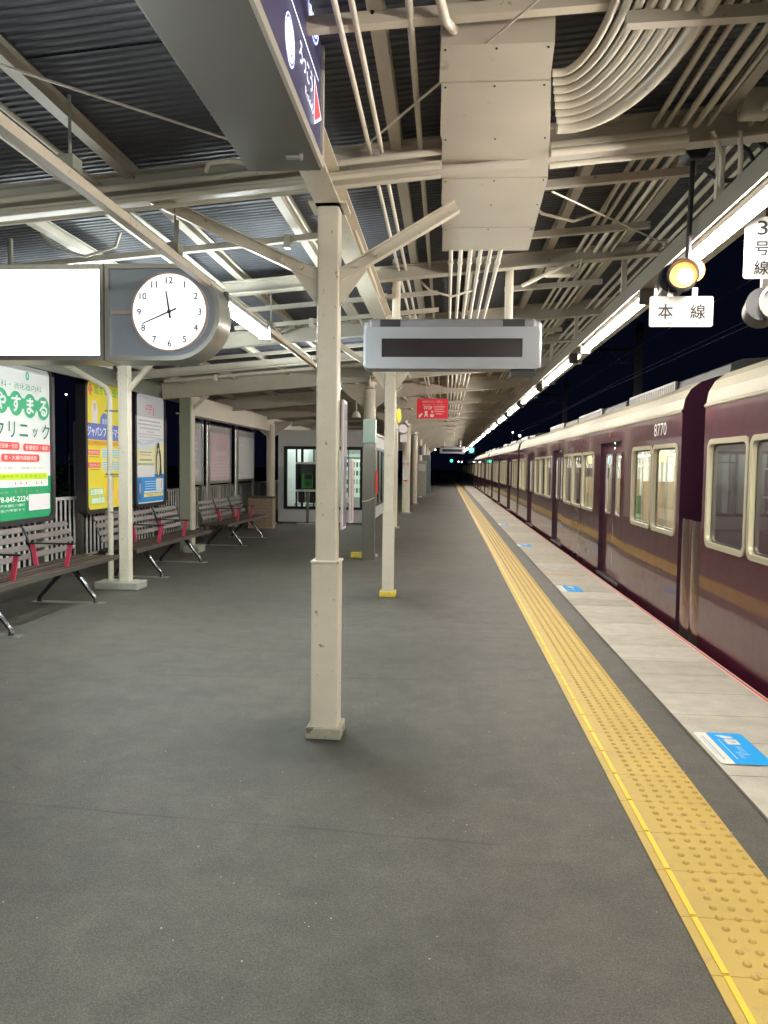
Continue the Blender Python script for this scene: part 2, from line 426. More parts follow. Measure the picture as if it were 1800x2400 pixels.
while y<11.8:
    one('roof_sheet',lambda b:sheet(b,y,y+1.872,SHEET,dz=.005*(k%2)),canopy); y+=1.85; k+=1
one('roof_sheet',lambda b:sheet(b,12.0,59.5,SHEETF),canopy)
for x in (-4.35,-3.5,-2.6,-1.75,-1.05,-.29,.18,.81,1.40,2.02):
    b=MB(); zz=zr(x)+ST+.005
    b.channel((x,-3,zz),(x,12.6,zz),.06,.075,.008,BEIGE2)
    b.channel((x,12.6,zz),(x,59,zz),.06,.075,.008,BEIGE2)
    b.build('purlin',canopy)
# ridge girder carried by the square columns
b=MB(); b.channel((-.645,-3,2.96),(-.645,12.4,2.96),.13,.17,.012,BEIGE); b.build('girder',canopy)
b=MB(); b.channel((-1.25,12.4,2.86),(-1.25,59,2.86),.13,.20,.012,BEIGE); b.build('girder',canopy)
b=MB(); b.box(-4.52,-4.40,12.83,59,2.36,2.68,BEIGE); b.box(-4.60,-4.39,12.83,59,2.34,2.362,BEIGE); b.build('eaves_beam',canopy)
b=MB(); b.box(XR+.0,XR+.06,-3,59,zr(XR)-.0,zr(XR)+.30,BEIGE2); b.build('fascia',canopy)
b=MB(); b.box(XL-.12,XL-.07,-3,59,zr(XL)-.05,zr(XL)+.3,GREYST); b.build('gutter',canopy)
# gusset with diagonals
def braces(x,y,zc,parent,left=.95,right=.60,zl=.44,zrr=.36,heavy=True,m=None):
    m=m or BEIGE
    for sgn,dx,dz in ((-1,left,zl),(1,right,zrr)):
        b=MB(); a=Vector((x+sgn*.06,y,zc)); e=Vector((x+sgn*(dx+.06),y,zc+dz))
        wd=.055 if heavy else .05
        d=(e-a).normalized()
        b.channel(a-d*.0,e,wd,.064 if heavy else .06,.008,m)
        if heavy:
            for t in (.10,.22): 
                q=a+d*t; b.tube([(q.x,q.y-.04,q.z),(q.x,q.y-.006,q.z)],.014,m,8)
        b.build('brace',parent)
        pl=MB(); pl.prism([(0,-.15),(0,.06),(sgn*.12,.10),(sgn*.15,.05)] if sgn>0 else [(0,-.15),(-.15,.05),(-.12,.10),(0,.06)],F_CAM(x+sgn*.057,y-.02,zc-.02),.012,m); pl.build('gusset_plate',parent)

def square_column(x,y,label,base,sleeve_z=.97,top=2.875,w0=.115,w1=.15,brace=(.95,.62,.44,.36)):
    t=thing('support_column',label,'column',(x,y,0),'square steel columns of the canopy')
    b=MB(); b.box(-w0/2,w0/2,-w0/2,w0/2,.06,top,BEIGE); b.build('post',t,bevel=.008)
    b=MB(); b.box(-w1/2,w1/2,-w1/2,w1/2,.055,sleeve_z,BEIGE); b.box(-w1/2-.006,w1/2+.006,-w1/2-.006,w1/2+.006,sleeve_z-.004,sleeve_z+.012,BEIGE); b.build('sleeve',t,bevel=.006)
    bm_,bw,bh=base; b=MB(); b.box(-bw/2,bw/2,-bw/2,bw/2,0,bh,bm_); b.build('base',t,bevel=.006)
    b=MB(); b.box(-.10,.10,-.10,.10,top,top+.012,BEIGE); b.build('top_plate',t)
    if brace: braces(0,0,2.52,t,*brace)
    return t
c1=square_column(-.645,4.18,'nearest square beige steel column standing on a worn stone base in mid platform',(mat('worn_stone',(.34,.32,.25),.85,var=.25,scale=20,grime=(18,.58,(.12,.11,.08))),.195,.062))
c2=square_column(-.645,8.8,'square beige column with a yellow painted base below the blank departure display',(mat('yellow_base',(.72,.56,.06),.5,grime=(25,.60,(.1,.09,.03)),var=.1),.185,.06),w0=.115,w1=.13,brace=(.6,.6,.4,.4))
# left post with its companion pipe on a concrete pad
t=thing('support_post','slim beige post on a low concrete pad between the first and second benches','post',(-3.79,8.85,0))
b=MB(); b.box(-.06,.06,-.06,.06,.08,2.72,BEIGE); b.build('post',t,bevel=.006)
b=MB(); b.box(-.33,.20,-.15,.15,0,.09,CONC); b.build('pad',t,bevel=.012)
b=MB(); b.beam((.02,0,2.33),(.36,0,2.70),.05,.05,BEIGE); b.build('brace',t)
b=MB(); b.beam((-.15,0,2.62),(-1.0,0,2.80),.05,.04,BEIGE); b.build('brace',t)
b=MB(); b.box(-1.0,.40,-.03,.03,2.72,2.79,BEIGE); b.build('cross_arm',t)
tag(one('drain_pipe',lambda b:(b.tube([(-3.985,8.87,.09),(-3.985,8.87,2.28),(-4.02,8.87,2.38),(-4.45,8.87,2.62),(-4.75,8.87,2.76)],.032,BEIGE,12),[b.box(-4.03,-3.85,8.84,8.9,z,z+.02,GREYST) for z in (.9,1.35,2.1)])),'thin beige drainpipe strapped beside the slim post on the concrete pad','drainpipe')
# H column and round columns on the left edge
t=thing('support_column','grey green H section column behind the second bench','column',(-4.36,12.72,0))
b=MB(); b.box(-.10,.10,-.10,-.088,0,2.7,GREYST); b.box(-.10,.10,.088,.10,0,2.7,GREYST); b.box(-.007,.007,-.088,.088,0,2.7,GREYST); b.box(.08,.10,-.101,.101,0,2.7,BEIGE); b.build('post',t)
b=MB(); b.box(-.02,.25,-.18,.18,0,.12,CONC); b.build('base',t,bevel=.01)
b=MB(); b.beam((.08,0,2.42),(.36,0,2.66),.06,.05,BEIGE); b.build('brace',t)
def round_column(x,y,label,r=.105,top=2.75,grp='round beige columns of the canopy',kind='left'):
    t=thing('round_column',label,'column',(x,y,0),grp)
    b=MB(); b.tube([(0,0,.03),(0,0,top)],r,BEIGE,20); b.build('post',t,smooth=40)
    b=MB(); b.tube([(0,0,0),(0,0,.035)],r+.06,CONC,20); b.build('base',t,smooth=40)
    for sg in (-1,1):
        b=MB(); b.prism([(0,-.28),(sg*.45,.06),(sg*.45,.10),(0,.10)] if sg>0 else [(0,-.28),(0,.10),(sg*.45,.10),(sg*.45,.06)],F_CAM(sg*r*.8,-.01,top-.02),.012,BEIGE2)
        b.beam((sg*(r*.8),-.005,top-.30),(sg*(r*.8+.45),-.005,top+.045),.06,.012,BEIGE); b.build('gusset_plate',t)
    return t
round_column(-4.40,19.1,'round beige column at the left end of the waiting room beside the brick box',top=2.5)
for i,y in enumerate((25.0,31.0,37.0,43.0,49.0,55.0)):
    round_column(-4.40,y,['round beige column on the far left just past the waiting room front','second round column along the far left beyond the waiting room front','third round column along the far left','fourth round column along the far left','fifth round column along the far left','last round column along the far left'][i],top=2.5)
names=['round beige column standing behind the tall stainless steel box','round beige column partly hidden behind the yellow based square column',
 'stout round column with a white notice strip, first in the row past the display','round column next behind the one with the white notice strip','round column with a small speaker, mid way down the row','round column beyond the mid row speaker column','round column far down the middle row','round column near the dark end of the canopy']
for i,y in enumerate((12.62,18.6,24.6,30.75,36.8,42.9,49.0,55.1)):
    t=round_column(-1.26,y,names[i],r=(.10 if i<2 else .125))
    if i==2:
        c=Canvas(F_CAM(-.02,-.132,1.35)); c.rect(0,0,.13,.7,(.75,.72,.72)); c.text('禁煙',0,.22,.10,(.6,.1,.12)); 
        for k in range(5): c.rect(0,.1-.07*k,.08,.012,(.35,.25,.4))
        c.rect(0,-.31,.13,.05,(.6,.1,.08)); c.build('notice',t)
# ---- tall stainless equipment box
t=thing('equipment_pillar','tall narrow stainless steel box with a pale green top standing before a round column','equipment box',(-1.22,12.25,0))
b=MB(); b.box(-.10,.10,-.09,.09,0,1.86,STEELD); b.build('casing',t,bevel=.006)
b=MB(); b.box(-.10,.10,-.09,.09,1.862,2.24,mat('pale_green_lens',(.42,.58,.50),.3,var=.05)); b.build('lamp_cover',t,bevel=.006)
b=MB(); b.box(.103,.135,-.05,.05,1.05,1.42,mat('red_tag',(.7,.06,.03),.4,var=.1)); b.build('notice',t)
b=MB(); b.tube([(-.1,-.092,.93),(.0,-.098,.95),(.1,-.092,1.0)],.008,BEIGE,6); b.build('cable',t)
t=tag(one('base_guard',lambda b:b.box(-1.52,-1.30,12.36,12.50,0,.085,MATS['yellow_base']),bevel=.01),'low yellow block at the foot of the round column behind the stainless box','base guard')

# ================================================================== CONDUITS
def conduit(pts,r,label,group='conduits under the canopy',name='conduit_pipe',m=PIPE,n=10):
    o=one(name,lambda b:b.tube(pts,r,m,n),smooth=50); return tag(o,label,'conduit',group)
# swept bends entering the duct box
for i in range(8):
    x0=.575+.042*i; r=.0155+.0008*i + (.014 if i==7 else 0); y1=3.36+.063*i; x1=.445+.012*i; 
    if i==7: x0+=.025
    z=3.17-.004*i
    pts=[(x0,-2.5,z),(x0,2.88,z)]
    R=max(x0-x1,.08)
    ry=y1-2.88
    for k in range(1,21):
        a=k/20*PI/2; pts.append((x0-(R)*(1-math.cos(a)),2.88+ry*math.sin(a),z-.02*math.sin(a)))
    pts.append((x1-.03,y1,z-.02))
    one('pipe_clamp',lambda b:b.tube([(x0,2.95,z),(x0,3.0,z)],r+.006,PIPE,14),bpy.data.objects['duct_box'] if 'duct_box' in bpy.data.objects else None) if False else None
    conduit(pts,r,['first and tightest of the conduits sweeping into the big duct box','second swept conduit from the inside of the bend','third swept conduit from the inside of the bend','fourth swept conduit from the inside of the bend','fourth swept conduit from the outside of the bend','third swept conduit from the outside of the bend','second swept conduit from the outside of the bend','thick outermost conduit sweeping widest into the duct box'][i],'conduits bending into the duct box',n=14)
for i in range(6):
    x=.01+.073*i
    r=.016+.002*(i==5)
    o=one('conduit_pipe',lambda b:(b.tube([(x,5.75,3.10),(x,59,3.10)],r,PIPE,10),[b.tube([(x,yy,3.10),(x,yy+.07,3.10)],r+.006,PIPE,10) for yy in (6.1,9.6)]),smooth=50)
    tag(o,['leftmost','second from left','third from left','third from right','second from right','rightmost and thickest'][i]+' of the six conduits leaving the far end of the duct box','conduit','six conduits leaving the duct box')
for i,(x,r) in enumerate(((1.04,.015),(1.10,.013),(1.18,.017),(1.25,.017),(1.31,.010),(1.52,.014),(1.60,.017),(1.69,.012),(1.76,.016))):
    conduit([(x,-2.5,3.27),(x,59,3.27)],r,'long straight conduit in the rack right of the duct box, '+['nearest the box','second from the box','middle one','fourth from the box','thin fifth one','first beyond the thin one','second beyond the thin one','third beyond the thin one','outermost near the eave'][i],'straight conduits right of the duct box',n=8)
for i,(x,r) in enumerate(((-.36,.012),(-.42,.012),(-.16,.014),(-.95,.014),(-1.9,.013),(-2.05,.013))):
    conduit([(x,-2.5,zr(x)+.09),(x,59,zr(x)+.09)],r,'thin lengthwise conduit '+['just left of the duct box','second left of the duct box','close beside the left face of the duct box','along the girder above the near column','over the left half, nearer the middle','over the left half, nearer the edge'][i],'lengthwise conduits under the roof',n=8)
# crosswise bundle along the near rafter
for i,(dy,dz,r) in enumerate(((-.13,-.02,.018),(-.10,-.065,.014),(-.15,-.10,.016),(-.09,-.13,.012),(.11,-.04,.014))):
    y=4.18+dy
    conduit([(-4.6,y,zr(-4.6)+dz+.06),(-.9,y,zr(-.9)+dz+.06),(-.05,y,zr(0)+dz+.06)],r,'crosswise conduit on the near rafter left of the duct box, '+['top one','second','third','lowest one','one behind the rafter'][i],'crosswise conduits on the near rafter',n=8)
for i,(y,dz,r) in enumerate(((4.06,-.03,.018),(4.02,-.085,.020),(4.07,-.13,.015))):
    conduit([(.5,y,zr(.5)+dz+.05),(1.17,y,zr(1.17)+dz+.05)],r,'short crosswise conduit from the duct box to the lamp bracket, '+['top','middle','bottom'][i],'short conduits right of the duct box',n=10)
# cable trays / rungs on the right
for i,(y,x1) in enumerate(((2.93,2.0),(4.72,1.42),(5.72,1.42),(7.4,1.42),(9.9,1.42),(11.6,1.42))):
    x0=.52 if i else .62
    o=one('rack_rung',lambda b:b.beam((x0,y,zr(x0)+.07-.02*(i>0)-.085*(i==0)),(x1,y,zr(x1)+.06-.02*(i>0)-.16*(i==0)),.045,.045,BEIGE2))
    tag(o,'beige angle bar crossing under the roof right of the duct box, '+['the nearest','second nearest','third','fourth','fifth','farthest one'][i],'angle bar','angle bars of the conduit rack')
o=one('rack_rail',lambda b:b.beam((.56,-2.5,3.23),(.56,3.0,3.23),.06,.05,BEIGE2)); tag(o,'short lengthwise angle rail above the start of the duct box','angle bar')
o=one('rack_rung',lambda b:(b.beam((-.62,2.95,3.14),(.62,2.95,3.20),.05,.045,BEIGE),b.tube([(-.3,2.92,3.17),(-.3,2.925,3.17)],.008,BLACK,6))); tag(o,'pale angle bar the near end of the duct box hangs from','angle bar')
for i,(a,c) in enumerate((((-.42,2.2),(-.42,4.1)),((-.28,2.0),(-.28,4.1)))):
    pass
# more cross members between the rafters
for i,(y,xa,xb,dz) in enumerate(((5.25,-4.3,-.6,.05),(7.3,-4.3,-.1,.06),(7.9,-2.2,-.1,.02),(9.8,-4.3,.0,.05),(11.5,-4.3,0,.05))):
    o=one('cross_bar',lambda b:(b.beam((xa,y,zr(xa)+dz),(xb,y,zr(xb)+dz),.04,.04,BEIGE2),[b.box(xx-.02,xx+.02,y-.03,y+.03,zr(xx)+dz-.06,zr(xx)+dz+.03,PIPE) for xx in (xa+.8,xb-.5)]))
    tag(o,'slim cross bar under the left roof, '+['nearest, just past the first column','second from the near column','short one above the display','fourth, past the second column','farthest one'][i],'cross bar','slim cross bars under the left roof')
for i,(x,y,l) in enumerate(((-.62,5.0,1.5),(-.75,5.1,1.2),(-.50,7.0,1.6))):
    z=zr(x)+.02
    conduit([(x,y,z+.05),(x,y+.08,z),(x,y+l,z-.02),(x+.03,y+l+.1,z-.12)],.014,'short conduit run beside the girder, '+['nearest','second','third'][i],'short conduits beside the girder')
for i,(x,y) in enumerate(((-.02,7.1),(.75,5.2),(-2.4,4.9),(-1.0,6.5))):
    z=zr(x)+.0
    conduit([(x-.25,y,z+.12),(x-.15,y,z+.02),(x+.05,y,z-.03),(x+.25,y,z+.03),(x+.28,y,z+.12)],.010,'loose cable sagging between the roof beams, '+['above the display','right of the duct box','over the clock','beyond the near column'][i],'sagging cables under the roof')
# duct box
t=thing('duct_box','large beige riveted metal duct box hung under the roof in the middle','duct box',(0,0,0))
def ductf(b,y0,y1,xr0,xr1,dz=0):
    z0=3.095+dz; z1=3.30
    vs=[(-.045,y0,z0),(xr0,y0,z0),(xr1,y1,z0),(-.055,y1,z0),(-.045,y0,z1),(xr0,y0,z1),(xr1,y1,z1),(-.055,y1,z1)]
    b.add(vs,[(3,2,1,0),(4,5,6,7),(0,1,5,4),(1,2,6,5),(2,3,7,6),(3,0,4,7)],DUCT)
    n=3
    for k in range(n):
        for yy in (y0+.03,):
            x=-.03+(xr0+.01)*k/(n-1); b.tube([(x,yy,z0-.004),(x,yy,z0+.002)],.005,BLACK,6)
seg=((3.02,3.30,.38,.40),(3.304,3.83,.40,.47),(3.834,4.37,.47,.53),(4.374,4.78,.53,.545),(4.784,5.25,.545,.56),(5.254,5.80,.56,.575))
for i,(y0,y1,a,c) in enumerate(seg): one('cover_panel',lambda b:ductf(b,y0,y1,a,c,dz=(-.004 if i%2 else 0)),t)
conduit([(-.07,-2,3.20),(-.07,2.55,3.20),(-.065,2.75,3.17),(-.03,2.9,3.12),(-.0,3.0,3.14),(.02,3.1,3.2)],.018,'single conduit curving down to the near end of the duct box','conduits under the canopy',n=10)
o=one('junction_box',lambda b:b.box(1.42,1.56,4.0,4.09,3.24,3.38,BEIGE),bevel=.015); tag(o,'square beige junction box under the roof at the right above the signal','junction box')
o=one('junction_box',lambda b:b.box(.78,1.02,6.38,6.5,3.06,3.12,BEIGE),bevel=.008); tag(o,'flat pale junction box among the conduits beyond the duct box','junction box')
conduit([(.58,6.3,2.95),(.72,6.3,3.02),(.95,6.3,3.13),(1.05,6.3,3.16),(1.03,6.3,3.08),(.95,6.3,3.03)],.016,'curled conduit looping above the departure display','conduits under the canopy')
for i,x in enumerate((1.335,1.43)):
    conduit([(x-.02+.04*i,4.12,3.22),(x+.06,4.2,3.12),(x+.09,4.3,2.98),(x+.085,4.38,2.84)],.013,'curved cable pipe dropping to the lamp trough, '+['left one','right one'][i],'cable pipes dropping to the lamp trough')
# tie rods
for i,(a,c,l) in enumerate((((-1.62,2.6,2.88),(-.95,3.85,3.06),'thin tie rod under the dark sheet left of the hanging sign'),((.30,2.7,3.08),(-.46,4.12,3.17),'tie rod slanting across the near end of the duct box'),((.57,4.5,3.06),(1.50,5.5,3.03),'thin tie rod between the duct box and the lamp trough'),((1.05,2.2,3.2),(1.75,3.6,3.25),'tie rod in the top right corner'))):
    o=one('tie_rod',lambda b:(b.tube([a,c],.0055,PIPE,6),b.tube([c,Vector(c)+(Vector(a)-Vector(c)).normalized()*.08],.014,PIPE,8)),smooth=50); tag(o,l,'tie rod','tie rods under the roof')
conduit([(-1.25,3.95,3.0),(-1.22,3.9,3.02),(-1.12,3.9,3.03),(-1.0,3.95,3.03),(-.8,4.0,3.03)],.014,'short bent conduit stub beside the hanging sign','conduits under the canopy')
# lengthwise rail that carries the left hand lamps
t=thing('lamp_rail','long slim beige rail running lengthwise under the left half of the roof','lamp rail')
b=MB(); b.beam((-1.50,-2,2.625),(-1.50,10.6,2.625),.042,.042,BEIGE); b.build('rail',t)
for y in (1.2,3.0,4.18,6.5,8.8):
    b=MB(); b.tube([(-1.50,y,2.64),(-1.50,y,2.94)],.006,GREYST,6); b.box(-1.53,-1.47,y-.04,y+.04,2.648,2.70,GREYST); b.build('hanger',t)

# ================================================================== LAMPS
LHOUS=mat('lamp_housing',(.10,.10,.095),.5)
TROUGH=mat('trough_paint',(.21,.195,.165),.5,var=.1,scale=5)
def tube_lamp(x,y0,L,z,label,m,parent_label=None,group=None,r=.016,two=False):
    t=thing('tube_lamp',label,'lamp',(x,y0,z),group)
    b=MB(); b.box(-.03,.03,-.02,L+.02,.040,.075,LHOUS); b.box(-.05,.05,-.035,-.001,-.03,.084,LHOUS); b.box(-.05,.05,L+.001,L+.035,-.03,.084,LHOUS); b.build('housing',t,bevel=.004)  # end caps made oversize to shade the trough between lamps
    for dx in ((0,) if not two else (-.028,.028)):
        b=MB(); b.tube([(dx,.0,0),(dx,L,0)],r,m,10); b.build('lamp_tube',t,smooth=50)
    return t
t=thing('lamp_trough','long beige trough carrying the row of tube lights along the platform edge','lamp trough')
b=MB(); 
b.box(1.345,1.50,-8,59,2.80,2.86,TROUGH); b.box(1.335,1.345,-8,59,2.76,2.87,TROUGH); b.box(1.50,1.51,-8,59,2.76,2.87,TROUGH)
b.build('trough',t)
for y in [-.4,1.9,4.3,6.5,8.8,10.8]+FAR[1:]:
    b=MB(); b.box(1.40,1.44,y-.02,y+.02,2.86,zr(1.42)+.0,BEIGE); b.build('hanger',t)
posw=['nearest tube light of the bright row along the platform edge','second tube light of the edge row, just past the round orange signal','third tube light of the edge row','fourth tube light of the edge row','fifth tube light of the edge row','sixth tube light of the edge row']
for k in range(-4,17):
    y0=5.77+3.2*k
    i=k+1
    if i<0: lab='tube light of the edge row overhead behind the camera'
    elif i<6: lab=posw[i]
    else: lab='tube light number %s counted along the edge row from the near end'%(['seven','eight','nine','ten','eleven','twelve','thirteen','fourteen','fifteen','sixteen','seventeen','eighteen'][i-6])
    tube_lamp(1.42,y0,2.4,2.715,lab,TUBER,group='tube lights along the platform edge',r=.018)
tube_lamp(-1.50,5.07,1.2,2.55,'bright white twin tube lamp hanging just right of the clock',TUBEL,group='twin tube lamps on the left rail',two=True)
tube_lamp(-1.50,1.0,1.2,2.55,'twin tube lamp on the left rail above the camera',TUBEL,group='twin tube lamps on the left rail',two=True)
tube_lamp(-1.50,9.3,1.2,2.55,'added fill lamp of twin tubes on the left rail, hidden behind the near column',TUBEL,group='twin tube lamps on the left rail',two=True)  # added lamp out of sight, gives more light past the near column
tube_lamp(-3.0,6.95,1.15,2.60,'added fill tube lamp over the benches, hidden behind the clock',TUBEL,group='tube lamps over the benches',two=True)  # added unseen lamp that brightens the fence and benches
tube_lamp(-2.95,5.6,1.2,2.60,'tube lamp glowing behind the blank lit panel',TUBEL,group='tube lamps over the benches',two=True)
tube_lamp(-3.2,-1.0,1.2,2.60,'tube lamp over the benches behind the camera',TUBEL,group='tube lamps over the benches',two=True)

# ================================================================== HANGING STATION SIGN
t=thing('hanging_sign','big grey overhead station sign box with a lit navy face and white lettering','sign',(0,0,0))
b=MB(); b.box(-.86,-.548,-.6,3.3,2.745,3.52,SIGNGREY); b.build('casing',t,bevel=.004)
b=MB()
ring(b,rrect(3.9,.775,.045),rrect(3.82,.70,.03),frame((-.548,1.35,3.1325),(0,1,0),(0,0,1)),.012,.014,SIGNSILV); b.build('face_frame',t)
c=Canvas(frame((-.546,0,0),(0,1,0),(0,0,1)),step=.0004)
W_=WHITEL; BLU=mat('sign_ring_blue',(.05,.10,.65),.4,emit=1.2); INK=mat('sign_ink_dark',(.01,.015,.05),.4); TRI=mat('sign_triangle_red',(.85,.06,.07),.4,emit=1.2)
c.poly([(-.56,2.785),(3.26,2.785),(3.26,3.48),(-.56,3.48)],NAVY)
for (cy,cz,dm,num) in ((2.63,2.92,.165,'13'),(3.07,3.275,.245,'13'),(1.2,3.275,.245,'12')):
    c.oval(cy,cz,dm,dm,W_); c.oval(cy,cz,dm*.93,dm*.93,BLU); c.oval(cy,cz,dm*.82,dm*.82,W_)
    c.text('HK',cy,cz+dm*.2,dm*.2,INK); c.text(num,cy,cz-dm*.11,dm*.36,INK)
c.text('ろっこう',2.895,2.965,.075,W_,w=.26,bold=.0012)
c.text('Rokkō',2.96,2.878,.034,W_,w=.17)
c.rect(2.2,3.045,1.92,.008,W_)
c.poly([(3.06,2.832),(3.235,2.925),(3.06,3.022)],W_); c.poly([(3.068,2.848),(3.21,2.925),(3.068,3.006)],TRI)
c.build('sign_face',t)
b=MB(); b.tube([(-.60,3.12,2.743),(-.60,3.12,2.72)],.008,STEEL,8); b.box(-.66,-.60,3.11,3.13,2.725,2.735,STEEL); b.build('latch',t)
for y in (.3,2.8):
    b=MB(); b.box(-.73,-.67,y-.03,y+.03,3.52,zr(-.7)+.6,BEIGE2) if False else b.box(-.73,-.67,y-.03,y+.03,3.30,3.60,BEIGE2); b.build('hanger',t)

# ================================================================== CLOCK AND LIT PANEL
t=thing('platform_clock','round lit platform clock showing nineteen to twelve in a metal case with a rounded end','clock',(-1.74,4.75,2.445))
R_=.29
case=[(-.42,-.30),(0.02,-.30)]+[(.02+.30*math.sin(a*PI/16),-.30*math.cos(a*PI/16)) for a in range(1,16)]+[(.02,.30),(-.42,.30)]
inn=[(-.395,-.272),(0.02,-.272)]+[(.02+.272*math.sin(a*PI/16),-.272*math.cos(a*PI/16)) for a in range(1,16)]+[(.02,.272),(-.395,.272)]
b=MB(); ring(b,case,inn,F_CAM(0,0,0),.0,.26,STEEL); b.build('case',t,smooth=30)
b=MB(); b.prism(inn,F_CAM(0,.02,0),.005,mat('clock_backing_blue',(.40,.46,.55),.35,metal=.3,var=.06,scale=3)); b.build('backing_panel',t)
b=MB(); b.box(-.385,-.235,.012,.018,-.008,.012,mat('clock_bar_pale',(.6,.5,.46),.4)); b.build('trim_bar',t)
b=MB(); b.prism(ellipse(.47,.47,48),F_CAM(0,-.004,0),.02,DIAL); ring(b,ellipse(.492,.492,48),ellipse(.47,.47,48),F_CAM(0,-.005,0),.004,.02,mat('clock_rim',(.7,.55,.5),.3)); b.build('dial',t,smooth=30)
NUMI=mat('clock_numeral_ink',(.22,.23,.28),.5); HAND=mat('clock_hand_ink',(.05,.045,.14),.4)
for h in range(1,13):
    c=Canvas(F_CAM(0,-.006,0)); a=math.radians(30*h); c.text(str(h),.195*math.sin(a),.195*math.cos(a),.040,NUMI,bold=.0012); c.build('numeral',t)
def hand(ang,l,w,tail,y):
    a=math.radians(ang); d=Vector((math.sin(a),0,math.cos(a))); n=Vector((math.cos(a),0,-math.sin(a)))
    b=MB(); o=Vector((0,y,0)); b.add([o-d*tail-n*w,o-d*tail+n*w,o+d*l+n*w*.6,o+d*l-n*w*.6],[(0,1,2,3)],HAND); b.tube([(0,y,0),(0,y-.004,0)],.012,HAND,12); b.build('hand',t)
hand(351,.130,.0070,.04,-.010); hand(247,.190,.0055,.05,-.013)
b=MB(); b.tube([(0,.13,.30),(0,.13,.60)],.016,GREYST,8); b.build('hanger',t)
t=thing('lit_panel','blank glowing white light box in a metal frame left of the clock','light box',(-2.70,4.75,2.445))
b=MB(); ring(b,[(-.62,-.30),(.53,-.30),(.53,.30),(-.62,.30)],[(-.59,-.268),(.505,-.268),(.505,.268),(-.59,.268)],F_CAM(0,0,0),0,.26,STEEL); b.build('case',t)
b=MB(); b.box(-.59,.505,.012,.02,-.268,.268,GLOW); b.build('panel',t)
b=MB(); b.box(-.62,.53,.255,.26,-.30,.30,STEELD); b.build('back_plate',t)
for x in (-.15,):
    b=MB(); b.tube([(x,.13,.30),(x,.13,.50)],.016,GREYST,8); b.build('hanger',t)
o=one('panel_joint',lambda b:b.box(-2.168,-2.162,4.742,5.01,2.143,2.747,STEELD)); tag(o,'thin dark joint strip between the lit panel and the clock','joint strip')

# ================================================================== DEPARTURE DISPLAYS
def display(label):
    t=thing('departure_display',label,'display',(0,0,0),'blank departure displays hung across the platform')
    b=MB(); b.box(-.745,.745,.02,.26,-.20,.20,PALEGREY); b.box(-.70,.70,.0,.24,.12,.215,MIDGREY); b.build('housing',t,bevel=.03)
    b=MB(); ring(b,rrect(1.44,.345,.03),rrect(1.17,.155,.006),F_CAM(0,-.002,-.03),.012,.03,PALEGREY); b.build('bezel',t)
    b=MB(); b.box(-.59,.59,-.004,.0,-.11,.05,SCREEN); b.build('screen',t)
    b=MB(); b.box(-.60,-.43,-.004,.0,.145,.205,DARKGREY); b.box(.42,.60,-.004,.0,.145,.205,DARKGREY); b.build('hatch',t)
    b=MB(); b.box(.50,.70,.03,.25,-.26,-.20,DARKGREY); b.build('speaker_box',t,bevel=.006)
    for x in (-.475,.475):
        b=MB(); b.tube([(x,.13,.2),(x,.13,.76)],.035,BEIGE,12); b.build('hanger_pole',t,smooth=40)
    return t
d0=display('large blank pale grey departure display hung across mid platform'); d0.location=(.03,6.5,2.52); d0.rotation_euler=(0,math.radians(.0),0)
d1=copy_tree(d0); d1.location=(.36,46,2.50); d1['label']='small distant departure display hung before the dark end of the canopy'

# ================================================================== RED STOP SIGN
t=thing('warning_sign','red STOP warning sign hanging on two thin rods under the roof','sign',(-.28,15.0,2.62))
b=MB(); b.prism(rrect(.60,.385,.02),F_CAM(0,0,0),.02,RED); b.build('board',t)
c=Canvas(F_CAM(0,-.001,0),step=.0015); PW=(.85,.55,.52)
c.text('線路内立入禁止',0,.135,.045,PW,w=.40); c.text('触れないでください',0.02,.075,.035,PW,w=.42)
c.text('STOP',-.085,.015,.055,(.9,.8,.76),w=.16,bold=.002)
for k,ww in enumerate((.22,.19,.21,.12)): c.rect(.13,.035-.045*k,ww,.016,PW)
c.poly([(-.27,-.17),(-.23,-.17),(-.18,-.10),(-.20,-.085),(-.26,-.12)],(.9,.75,.72)); c.poly([(-.16,-.16),(-.14,-.10),(-.15,-.045),(-.09,-.045),(-.10,-.10),(-.075,-.16),(-.10,-.16),(-.12,-.115),(-.14,-.16)],(.9,.75,.72)); c.poly([(-.05,-.11),(0.04,-.11),(.02,-.165),(-.03,-.165)],(.9,.8,.72)); c.rect(-.005,-.075,.012,.05,(.9,.8,.72)); c.rect(-.005,-.05,.04,.02,(.9,.8,.72))
c.build('printed_face',t)
for x in (-.15,.18):
    b=MB(); b.tube([(x,.01,.19),(x,.01,.46)],.005,GREYST,6); b.build('hanger_rod',t)

# ================================================================== ROUND SIGNALS AND TRACK PLATES
t=thing('round_signal','glowing orange round signal lamp on a black rod over the main line plate','signal',(1.27,4.4,0))
b=MB(); b.tube([(0.03,0,2.63),(0.04,0,3.22)],.014,BLACK,10); b.build('rod',t,smooth=40)
b=MB(); b.prism([(-.10,.09),(-.075,-.04),(-.03,-.10),(.05,-.10),(.09,-.03),(.10,.09)],F_CAM(.04,-.06,3.27),.12,BLACK); b.build('mounting_box',t,bevel=.01)
b=MB(); 
def cyl_along(b,c,ax,r,L,m,n=24,r2=None):
    ax=Vector(ax).normalized(); c=Vector(c); b.tube([c-ax*L/2,c+ax*L/2],[r,r2 or r],m,n)
cyl_along(b,(-.035,.05,2.545),(.2,1,0),.078,.15,BLACK); b.build('housing',t,smooth=40)
b=MB(); ring(b,ellipse(.165,.165,28),ellipse(.148,.148,28),frame((-.005,-.03,2.55),(1,-.2,0),(0,0,1)),.07,.08,BLACK); b.build('hood',t,smooth=40)
